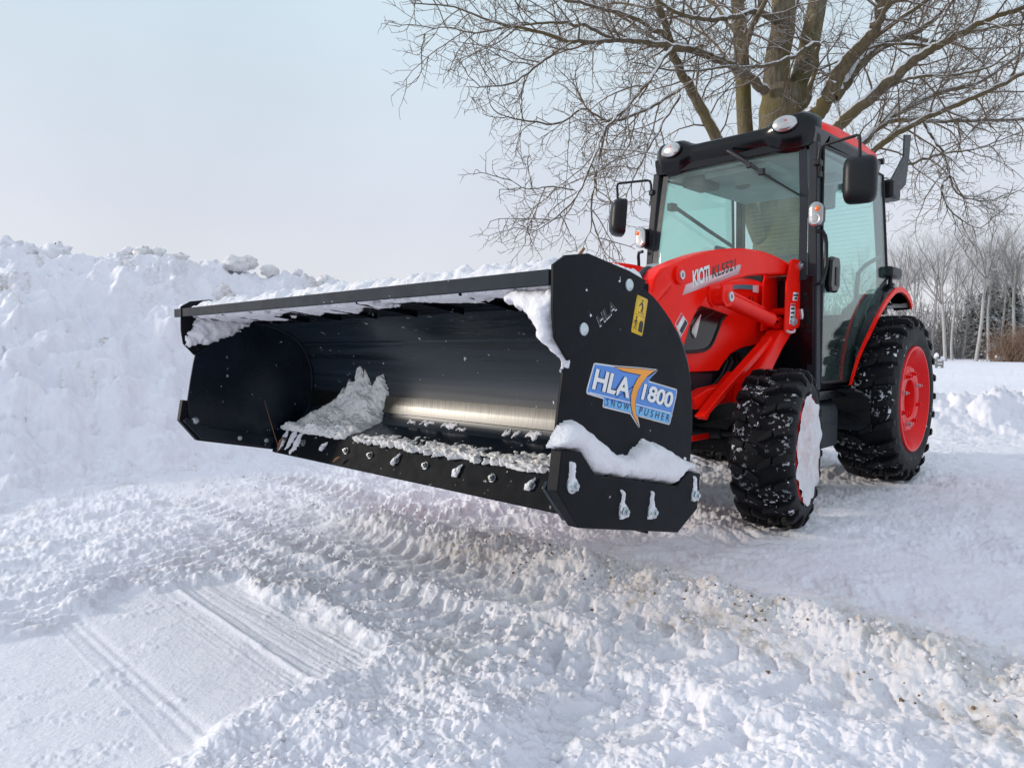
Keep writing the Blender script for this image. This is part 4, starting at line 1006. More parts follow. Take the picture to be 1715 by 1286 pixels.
    if s > 0:
        d2 = MB(); d2.prism([(1.315, 1.226), (1.240, 1.229), (1.256, 1.181), (1.323, 1.178)], .4872, .4878, m=0)
        d2.sheet([(1.316, 1.214), (1.247, 1.217), (1.250, 1.207), (1.317, 1.204)], .4881, 1); d2.sheet([(1.30, 1.198), (1.256, 1.200), (1.258, 1.190), (1.30, 1.187)], .4881, 1)
        d2.prism([(1.349, 1.160), (1.282, 1.162), (1.286, 1.047), (1.363, 1.045)], .4872, .4878, m=0)
        d2.sheet([(1.349, 1.158), (1.282, 1.160), (1.283, 1.148), (1.350, 1.146)], .4881, 2)
        for k in range(4):
            d2.sheet([(1.343 + .002 * k, 1.138 - .024 * k), (1.293, 1.140 - .024 * k), (1.294, 1.128 - .024 * k), (1.345 + .002 * k, 1.126 - .024 * k)], .4881, 3)
        obj('post_decal', d2, [M_WHITE, M_INK, paint('crimson_ink_two', (.5, .02, .05)), M_GREYP], post, ang=None)
        obj('lock_handle', MB().tube([(1.215, .492, 1.135), (1.205, .495, 1.085), (1.13, .50, 1.055), (1.118, .50, .985), (1.148, .50, .965)], .015, 8), M_ZINC, post)
        obj('post_rope', MB().tube([(1.40, .489, 1.004), (1.36, .492, .996), (1.31, .492, 1.0), (1.29, .489, 1.012)], .008, 6), M_PINK, post)
    # lift cylinder
    yc = s * .500
    a, b = Vector((2.196, yc, 1.150)), Vector((1.345, yc - s * .09, 1.052)); dv = (b - a)
    lc = MB(); lc.tube([a + dv * -.04, a + dv * .0, a + dv * .82, a + dv * .83], [.036, .038, .038, .042], 18)
    lc.tube([a + dv * .03 + Vector((0, 0, .046)), a + dv * .72 + Vector((0, 0, .046))], .008, 8)
    lcy = obj('lift_cylinder', lc, M_RED, T)
    obj('cylinder_rod', MB().tube([a + dv * .83, a + dv * .99], .019, 12), M_CHROME, lcy)
    obj('cylinder_eye', MB().lathe([(.036, -.022), (.036, .022)], b, (0, s, 0), 16), M_RED, lcy, .003)
    obj('cylinder_pin', MB().lathe([(.040, -.03), (.040, .038), (.034, .042), (0, .042)], a, (0, s, 0), 20), M_RED, lcy, .003)
    obj('pin_head', MB().lathe([(.024, .042), (.024, .052), (.011, .052), (.011, .044), (0, .044)], a, (0, s, 0), 12), M_ZINC, lcy)
    # tilt cylinder ahead of the knee
    a, b = Vector((2.62, s * .425, 1.19)), Vector((3.16, s * .40, .78)); dv = b - a
    tc_ = obj('tilt_cylinder', MB().tube([a - dv * .02, a, a + dv * .62, a + dv * .63], [.046, .050, .050, .054], 18), M_RED, T)
    obj('cylinder_rod', MB().tube([a + dv * .63, a + dv * 1.0], .021, 12), M_CHROME, tc_)
    obj('hydraulic_hose', MB().tube([(2.60, s * .36, 1.262), (2.66, s * .37, 1.250), (2.74, s * .38, 1.20), (2.80, s * .385, 1.13)], .016, 10), M_GREYP, tc_)
    obj('hose_fitting', MB().tube([(2.56, s * .36, 1.272), (2.62, s * .362, 1.262)], .019, 10), M_ZINC, tc_)
lk = MB(); lk.tube([(2.35, -.37, 1.20), (2.35, .37, 1.20)], .045, 16); obj('cross_tube', lk, M_RED, T)
qa = MB(); qa.box(3.20, 3.29, -.55, .55, .48, .92); qa.tube([(2.90, -.46, .56), (2.90, .46, .56)], .03, 12)
for s in (1, -1): qa.prism([(2.86, .52), (3.25, .46), (3.25, .95), (3.12, .85)], s * .33, s * .36); qa.prism([(2.86, .52), (3.25, .46), (3.25, .95), (3.12, .85)], s * .468, s * .49)
obj('quick_attach', qa, M_PLAST, T, .004)

# ---- cab
cabl = MB()
for s in (1, -1):
    # lower front quarter panels, floor, rear wall
    cabl.prism([(1.15, .70), (1.20, .70), (1.22, 1.33), (1.15, 1.33)], s * .30, s * .565)
cabl.box(-.16, 1.16, -.55, .55, .655, .70); cabl.box(-.20, -.16, -.52, .52, .70, 1.16); cabl.box(1.15, 1.30, -.30, .30, .70, 1.36)
obj('cab_lower_body', cabl, M_GLOSS, T, .006)
for s in (1, -1):
    p = MB(); p.loft([[(1.10, s * .500, 2.10), (1.165, s * .500, 2.10), (1.165, s * .548, 2.10), (1.10, s * .548, 2.10)], [(1.135, s * .515, 1.70), (1.20, s * .515, 1.70), (1.20, s * .565, 1.70), (1.135, s * .565, 1.70)], [(1.145, s * .525, 1.30), (1.215, s * .525, 1.30), (1.215, s * .58, 1.30), (1.145, s * .58, 1.30)], [(1.13, s * .525, .66), (1.20, s * .525, .66), (1.20, s * .585, .66), (1.13, s * .585, .66)]])
    obj('front_pillar', p, M_GREYP, T, .006)
    p = MB(); p.loft([[(-.09, s * .48, 2.12), (-.02, s * .48, 2.12), (-.02, s * .53, 2.12), (-.09, s * .53, 2.12)], [(-.165, s * .505, 1.5), (-.095, s * .505, 1.5), (-.095, s * .56, 1.5), (-.165, s * .56, 1.5)], [(-.20, s * .505, 1.15), (-.12, s * .505, 1.15), (-.12, s * .56, 1.15), (-.20, s * .56, 1.15)]])
    obj('rear_pillar', p, M_PLAST, T, .006)
    # door: glass, seal, handle, hinges
    dg = [(1.130, .705), (1.140, 1.30), (1.128, 1.70), (1.095, 2.08), (.55, 2.105), (-.015, 2.11), (-.09, 1.5), (-.105, 1.40), (.02, 1.345), (.14, 1.265), (.27, 1.155), (.40, 1.02), (.50, .89), (.565, .78), (.61, .70)]
    def dy(z): return .552 + (.576 - .552) * min(1, max(0, (2.1 - z) / .8))
    door = obj('door', MB().add([(x, s * dy(z), z) for x, z in dg] + [(x, s * (dy(z) + .005), z) for x, z in dg], [tuple(range(14, -1, -1)), tuple(range(15, 30))] + [(i, (i + 1) % 15, 15 + (i + 1) % 15, 15 + i) for i in range(15)]), M_DGLASS, T, ang=30)
    obj('door_seal', MB().tube([(x, s * (dy(z) + .003), z) for x, z in dg + dg[:1]], .011, 8), M_PLAST, door)
    obj('door_handle', MB().prism([(1.085, 1.42), (1.045, 1.445), (.955, 1.445), (.935, 1.40), (.94, 1.27), (.98, 1.235), (1.075, 1.235), (1.10, 1.27)], s * .577, s * .617), M_GLOSS, door, .012)
    obj('handle_grip', MB().prism([(1.03, 1.385), (.985, 1.385), (.982, 1.275), (1.03, 1.275)], s * .614, s * .622), M_GREYP, door, .004)
    obj('grab_rail', MB().tube([(1.235, s * .582, 1.57), (1.235, s * .615, 1.565), (1.225, s * .625, 1.54), (1.215, s * .628, 1.50), (1.21, s * .628, 1.38), (1.225, s * .622, 1.32), (1.25, s * .61, 1.275), (1.25, s * .585, 1.268)], .011, 10), M_PLAST, T)
    obj('hinge', MB().tube([(1.165, s * .562, 1.99), (1.165, s * .562, 1.92)], .011, 8).box(1.15, 1.175, s * .545, s * .575, 1.89, 1.92), M_PLAST, door)
    # mirror on a bent arm
    mh = MB(); mh.box(1.155, 1.285, s * .8 - .088, s * .8 + .088, 1.705, 1.955)
    mt = [Matrix.Rotation(s * R(-22), 4, 'Z')]
    cx, cy = 1.22, s * .80
    mh = MB(); M_ = Matrix.Translation((cx, cy, 1.83)) @ Matrix.Rotation(R(14) if s > 0 else R(-44), 4, 'Z') @ Matrix.Rotation(R(-4), 4, 'Y')
    secs = []
    for xx, f in ((-.045, .93), (-.04, 1.0), (.0, 1.0), (.03, .93), (.05, .74), (.056, .5)):
        q = []
        for k in range(32):
            a = 2 * math.pi * k / 32; e = .42
            yv = math.copysign(abs(math.cos(a)) ** e, math.cos(a)) * .086 * f; zv = math.copysign(abs(math.sin(a)) ** e, math.sin(a)) * .128 * f
            q.append(tuple(M_ @ Vector((xx, yv, zv))))
        secs.append(q)
    mir = obj('mirror', mh.loft(secs), M_PLAST, T, ang=50)
    obj('mirror_glass', MB().loft([[tuple(M_ @ Vector((-.047, v[0], v[1]))) for v in ((-.072, -.11), (.072, -.11), (.072, .11), (-.072, .11))], [tuple(M_ @ Vector((-.0455, v[0], v[1]))) for v in ((-.072, -.11), (.072, -.11), (.072, .11), (-.072, .11))]]), M_CHROME, mir)
    obj('mirror_arm', MB().tube([(1.175, s * .558, 1.96), (1.172, s * .563, 2.03), (1.172, s * .572, 2.055), (1.178, s * .590, 2.062), (1.228, s * .78, 2.066), (1.235, s * .797, 2.060), (1.236, s * .80, 2.04), (1.225, s * .80, 1.93)], .0085, 10), M_PLAST, mir)
    obj('mirror_bracket', MB().box(1.13, 1.19, s * .535, s * .572, 1.955, 1.99), M_PLAST, mir, .006)
    # indicator lamp pods
    pod = MB(); cx, cz, y0, y1 = 1.255, 1.662, s * .535, s * .62
    def caps(x, hw, hh, n=28):
        q = []
        for k in range(n):
            a = 2 * math.pi * k / n; q.append((x, s * .585 + hw * math.cos(a), cz + hw * math.sin(a) + math.copysign(hh - hw, math.sin(a))))
        return q
    ind = obj('indicator_lamp', MB().loft([caps(1.20, .03, .055), caps(1.225, .038, .066), caps(1.258, .041, .070)]), M_PLAST, T)
    obj('lamp_lens', MB().loft([caps(1.2585, .040, .069), caps(1.270, .039, .068), caps(1.278, .030, .058), caps(1.280, .015, .042)]), M_LAMP, ind)
    obj('amber_bulb', MB().lathe([(.018, .0), (.016, .006), (.008, .010), (0, .011)], (1.274, s * .598, 1.690), (1, 0, .1), 14), M_AMBER, ind)
    obj('lamp_bowl', MB().lathe([(.030, .0), (.029, .004), (.026, .004), (.02, .001), (0, .0)], (1.277, s * .585, 1.634), (1, 0, 0), 18), M_CHROME, ind)
    if s < 0:
        obj('lamp_mount', MB().box(1.10, 1.205, -.60, -.535, 1.59, 1.73), M_PLAST, ind, .015)
    # rear fender: arched band with a red edge
    FA = [(.70, .675), (.66, .77), (.61, .86), (.545, .935), (.47, 1.005), (.38, 1.09), (.28, 1.165), (.19, 1.225), (.10, 1.272), (.02, 1.305), (-.06, 1.322), (-.15, 1.325), (-.25, 1.308), (-.33, 1.28), (-.385, 1.245), (-.41, 1.215)]
    FI = [(.60, .675), (.565, .77), (.515, .86), (.46, .94), (.39, 1.025), (.31, 1.11), (.23, 1.185), (.14, 1.245), (.06, 1.295), (-.02, 1.328), (-.10, 1.345), (-.18, 1.345), (-.27, 1.325), (-.345, 1.295), (-.40, 1.26), (-.425, 1.23)]
    secs = []
    for i in range(16):
        t = i / 15; yo_ = s * (.60 + .055 * math.sin(min(1, t * 1.6) * math.pi / 2)); (xo, zo), (xi, zi) = FA[i], FI[i]
        dx_, dz_ = (xo + .02) * .030, (zo - .562) * .030
        secs.append([(xi, s * .545, zi), (xi + dx_, s * .560, zi + dz_), ((xo + xi) / 2 + dx_ * 1.2, s * .585, (zo + zi) / 2 + dz_ * 1.2), (xo, yo_, zo), (xo - dx_ * 1.2, yo_, zo - dz_ * 1.2), (xi - dx_ * 2.2, s * .545, zi - dz_ * 2.2)])
    fen = obj('rear_fender', MB().loft(secs), M_GLOSS, T, ang=40)
    st_ = []
    for i in range(16):
        t = i / 15; yo_ = s * (.60 + .055 * math.sin(min(1, t * 1.6) * math.pi / 2)); xo, zo = FA[i]; k = .012 + .012 * math.sin(min(1, t * 1.5) * math.pi / 2)
        n_ = Vector((xo + .02, 0, zo - .562)).normalized() * k
        st_.append([(xo + n_.x * .5, yo_ + s * .001, zo + n_.z * .5), (xo + n_.x * .5, yo_ + s * .014, zo + n_.z * .5), (xo - n_.x, yo_ + s * .014, zo - n_.z), (xo - n_.x, yo_ + s * .001, zo - n_.z)])
    obj('red_edge', MB().loft(st_), M_RED, fen, ang=40)
    obj('fender_back_plate', MB().prism([(-.41, 1.205), (-.40, 1.245), (-.16, 1.22), (.02, 1.215), (.02, 1.205)], s * .40, s * .65), M_PLAST, fen)
    obj('inner_wheel_arch', MB().prism([(.66, .66), (.545, .66), (.40, .95), (.2, 1.14), (-.1, 1.24), (-.4, 1.20), (-.41, 1.215), (-.1, 1.30), (.25, 1.17), (.45, 1.0)], s * .40, s * .545), M_PLAST, fen)
    # lamp on the rear pillar
    fl = obj('side_lamp', MB().box(-.30, -.055, s * .555, s * .625, 1.405, 1.485), M_PLAST, T, .018)
    obj('lamp_stalk', MB().tube([(-.17, s * .58, 1.41), (-.165, s * .58, 1.34)], .014, 8).lathe([(.032, -.012), (.032, .012)], (-.20, s * .585, 1.345), (0, 1, 0), 18), M_PLAST, fl)
# roof: red cap over a black rail, black visor with round work lamps
rs = []
for x, hw, zt, zb in [(-.13, .46, 2.262, 2.235), (-.10, .50, 2.285, 2.225), (0, .525, 2.308, 2.215), (.3, .535, 2.322, 2.205), (.7, .535, 2.318, 2.195), (.95, .530, 2.292, 2.19), (1.08, .505, 2.262, 2.185), (1.15, .46, 2.236, 2.185)]:
    q = [(x, hw, zb), (x, hw * .985, zb + (zt - zb) * .5), (x, hw * .93, zb + (zt - zb) * .78), (x, hw * .7, zb + (zt - zb) * .94), (x, 0, zt)]
    rs.append(q + [(p[0], -p[1], p[2]) for p in q[-2::-1]])
roof = obj('roof', MB().loft(rs), M_RED, T, .006, ang=40)
rl = []
for x, hw, zt, zb in [(-.12, .50, 2.232, 2.15), (-.06, .53, 2.222, 2.13), (.3, .542, 2.208, 2.11), (.7, .542, 2.198, 2.10), (1.0, .538, 2.193, 2.09), (1.17, .535, 2.188, 2.08)]:
    q = [(x, hw - .03, zb), (x, hw - .012, zb + .012), (x, hw, zt - .03), (x, hw, zt)]
    rl.append(q + [(p[0], -p[1], p[2]) for p in q[::-1]])
rail = obj('roof_rail', MB().loft(rl), M_GLOSS, T, .004)
for s in (1, -1):
    obj('rail_recess', MB().prism([(.95, 2.175), (.45, 2.185), (.40, 2.13), (.98, 2.115)], s * .541, s * .5435), M_PLAST, rail, .003)
vs_ = []
for i in range(61):
    y = -.535 + 1.07 * i / 60; a = abs(y)
    bl = math.exp(-(min(0, a - .385) / .105) ** 4)
    zt = 2.240 + .042 * math.exp(-(min(0, a - .385) / .11) ** 4) - .03 * max(0, (a - .46) / .075) ** 2; zb = 2.095 - .005 - .026 * math.exp(-((a - .41) / .11) ** 4) + .01 * max(0, (a - .49) / .045) ** 2
    xf = 1.185 + .035 * (1 - (a / .535) ** 2) * .4 + .018 * bl - .055 * max(0, (a - .45) / .085) ** 2; xb = 1.07
    vs_.append([(xb, y, zb + .02), (xb, y, zt), (xf - .05, y, zt + .004), (xf - .012, y, zt - .012), (xf, y, zt - .04), (xf - .004, y, (zt + zb) / 2 + .01), (xf - .03, y, zb + .03), (xf - .06, y, zb)])
vis = obj('front_visor', MB().loft(vs_), M_GLOSS, T, ang=40)
for s in (1, -1):
    c = Vector((1.205, s * .378, 2.218)); nrm = Vector((1, s * .10, .05)).normalized(); side = Vector((-nrm.y, nrm.x, 0)).normalized(); upv = nrm.cross(side)
    def ell(off, f):
        return [tuple(c + nrm * off + (side * math.cos(t) * .070 + upv * math.sin(t) * .046) * f) for t in np.linspace(0, 2 * math.pi, 32, endpoint=False)]
    wl_ = obj('work_lamp', MB().loft([ell(-.04, 1.12), ell(.014, 1.10), ell(.018, 1.04)]), M_GLOSS, T)
    obj('lamp_lens', MB().loft([ell(.0185, 1.02), ell(.026, .98), ell(.033, .80), ell(.038, .45), ell(.0395, .1)]), M_LAMP, wl_)
    obj('lamp_mark', MB().lathe([(.007, 0), (.006, .0015), (0, .002)], c + nrm * .0385 + upv * .012 + side * .01, nrm, 10), paint('red_lamp_mark_' + ('a' if s > 0 else 'b'), (.6, .04, .05)), wl_)
obj('roof_corner_lamp', MB().tube([(-.125, .45, 2.235), (-.125, .53, 2.235)], .022, 12), M_PLAST, roof)
# windscreen
ws = [(-.525, 1.335), (.525, 1.335), (.505, 1.75), (.475, 2.10), (-.475, 2.10), (-.505, 1.75)]
def wx(y, z): return 1.225 - (z - 1.335) * .115 + .025 * (1 - (y / .5) ** 2)
gsec = []
for z in np.linspace(1.30, 2.11, 9):
    hw = np.interp(z, [1.30, 1.75, 2.11], [.528, .508, .478]); gsec.append([(wx(y, z), y, z) for y in np.linspace(-hw, hw, 17)])
wsc = obj('windscreen', MB().loft(gsec, closed=False, cap=False), M_WGLASS, T, ang=60)
sd = wsc.modifiers.new('thickness', 'SOLIDIFY'); sd.thickness = .005
for s in (1, -1):
    fr = [[(wx(hw_ := np.interp(z, [1.30, 1.75, 2.11], [.528, .508, .478]), z) + .004, s * hw_, z), (wx(hw_ - .045, z) + .004, s * (hw_ - .045), z), (wx(hw_ - .045, z) + .0055, s * (hw_ - .045), z), (wx(hw_, z) + .0055, s * hw_, z)] for z in np.linspace(1.30, 2.11, 9)]
    obj('screen_border', MB().loft([[tuple(map(float, p)) for p in q] for q in fr]), M_GREYP, wsc)
# wiper: runs from the visor down across the screen
wp0, wp1, wpm = (1.215, .02, 2.135), (1.205, .468, 1.795), (1.225, .235, 1.975)
wi = obj('wiper', MB().tube([wp0, (1.225, .10, 2.08), wpm], [.012, .010, .008], 8).tube([(1.222, .05, 2.108), (1.222, .25, 1.955), wp1], [.010, .0085, .004], 6), M_PLAST, T)
obj('wiper_blade', MB().tube([(1.206, .07, 2.09), (1.204, .27, 1.938), (1.196, .46, 1.80)], .006, 6), M_INK, wi)
obj('wiper_joint', MB().box(1.205, 1.235, .225, .262, 1.945, 1.985).box(1.212, 1.235, .15, .18, 2.0, 2.035), M_GREYP, wi, .004)
# rear window with heating wires, headliner, inner trim
rgs = [[(-.205 + (z - 1.16) * .115, y, z) for y in (-.49, 0, .49)] for z in (1.16, 1.6, 2.12)]
rw = obj('rear_window', MB().loft(rgs, closed=False, cap=False), M_DGLASS, T)
hw_m = MB()
for k in range(26):
    z = 1.24 + k * .031; x = -.203 + (z - 1.16) * .115; hw_m.tube([(x + .004, -.45, z), (x + .004, .45, z)], .0009, 4)
obj('heating_wires', hw_m, M_LINER, rw)
obj('headliner', MB().box(-.08, 1.12, -.49, .49, 2.068, 2.085).box(.72, 1.06, -.22, .22, 2.03, 2.069), M_LINER, T, .01)
obj('roof_console', MB().box(.80, 1.05, -.40, -.24, 2.0, 2.068).box(.35, .5, .28, .42, 2.03, 2.068), M_SEAT, T, .02)
obj('air_vent', MB().lathe([(.05, 0), (.05, -.012), (.03, -.02), (0, -.02)], (.55, -.20, 2.067), (0, 0, 1), 20), M_SEAT, T)
seat = obj('seat', MB().box(.10, .55, -.22, .22, .98, 1.10), M_SEAT, T, .05, seg=4)
obj('backrest', MB().prism([(.02, 1.05), (.14, 1.05), (.06, 1.62), (-.03, 1.62)], -.20, .20), M_SEAT, seat, .04, seg=4)
obj('seat_base', MB().box(.12, .5, -.18, .18, .70, .98), M_UNDER, seat, .02)
obj('dashboard', MB().prism([(1.14, .70), (1.14, 1.34), (.98, 1.38), (.88, 1.28), (.95, .70)], -.20, .20), M_PLAST, T, .03)
sw = MB(); n = 36; M2 = Matrix.Translation((.78, 0, 1.36)) @ Matrix.Rotation(R(-38), 4, 'Y')
sw.tube([tuple(M2 @ Vector((.17 * math.cos(2 * math.pi * k / n), .17 * math.sin(2 * math.pi * k / n), 0))) for k in range(n + 1)], .012, 8, cap=False)
for k in range(3): sw.tube([tuple(M2 @ Vector((0, 0, -.02))), tuple(M2 @ Vector((.17 * math.cos(k * 2.09), .17 * math.sin(k * 2.09), 0)))], .009, 6)
sw.tube([tuple(M2 @ Vector((0, 0, -.01))), (.95, 0, 1.22)], .022, 10)
obj('steering_wheel', sw, M_PLAST, T)
obj('inner_rail', MB().tube([(.98, -.535, 1.90), (.94, -.515, 1.905), (.45, -.515, 1.80), (.06, -.51, 1.72)], .014, 8).box(.93, 1.0, -.54, -.50, 1.875, 1.925), M_SEAT, T)
obj('inner_latch', MB().box(.18, .34, -.53, -.50, 1.62, 1.70), M_SEAT, T, .012)
obj('sun_visor', MB().box(.62, .67, .30, .47, 1.80, 1.95), M_SEAT, T, .012)
obj('inner_side_rail', MB().tube([(-.10, .53, 1.56), (.25, .545, 1.47), (.42, .55, 1.40), (.44, .55, 1.32), (.44, .55, 1.05)], .014, 8), M_SEAT, T)
obj('gear_lever', MB().tube([(.50, .42, .70), (.52, .43, .95)], .012, 8).lathe([(.02, -.02), (.03, .01), (.02, .045), (0, .05)], (.52, .43, .95), (0, 0, 1), 12), M_PLAST, T)
# steps, tank and mudguard under the door
tk = MB(); secs = []
for x in (.80, 1.10):
    secs.append([(x, .34, .30), (x, .56, .30), (x, .575, .32), (x, .575, .52), (x, .56, .565), (x, .52, .59), (x, .34, .595)])
obj('fuel_tank', tk.loft(secs), M_GREYP, T, .012)
obj('tank_face', MB().prism([(1.08, .315), (.84, .31), (.84, .44), (1.08, .47)], .5752, .579), M_GREYP, T, .002)
stp = MB(); secs = []
for (x, z) in [(.86, .655), (.72, .635), (.62, .585), (.56, .50), (.535, .40)]:
    secs.append([(x, .47, z), (x, .685, z + .008), (x - .014, .685, z - .008), (x - .014, .47, z - .016)])
step = obj('step', stp.loft(secs), M_PLAST, T, .003)
obj('step_edge', MB().box(.522, .538, .46, .69, .375, .412), M_GREYP, step, .003)
obj('sill', MB().box(.56, 1.16, .45, .58, .60, .652), M_GLOSS, T, .006)
obj('step', MB().loft([[(x, -y, z) for x, y, z in q] for q in secs]), M_PLAST, T, .003)
# bracket and box at the back of the cab
obj('rear_bracket', MB().prism([(-.885, 2.593), (-.708, 2.554), (-.700, 2.388), (-.40, 2.16), (-.324, 2.115), (-.355, 2.09), (-.655, 2.122), (-.778, 2.183), (-.853, 2.419)], .494, .506).prism([(-.50, 2.13), (-.655, 2.128), (-.77, 2.19), (-.72, 2.30)], .470, .494), M_GREYP, T, .004)
obj('rear_work_lamp', MB().box(-.30, -.10, .47, .60, 1.97, 2.10), M_PLAST, T, .02)
obj('door_mirror_stop', MB().box(.76, .80, .56, .585, 1.865, 1.915), M_INK, T, .004)

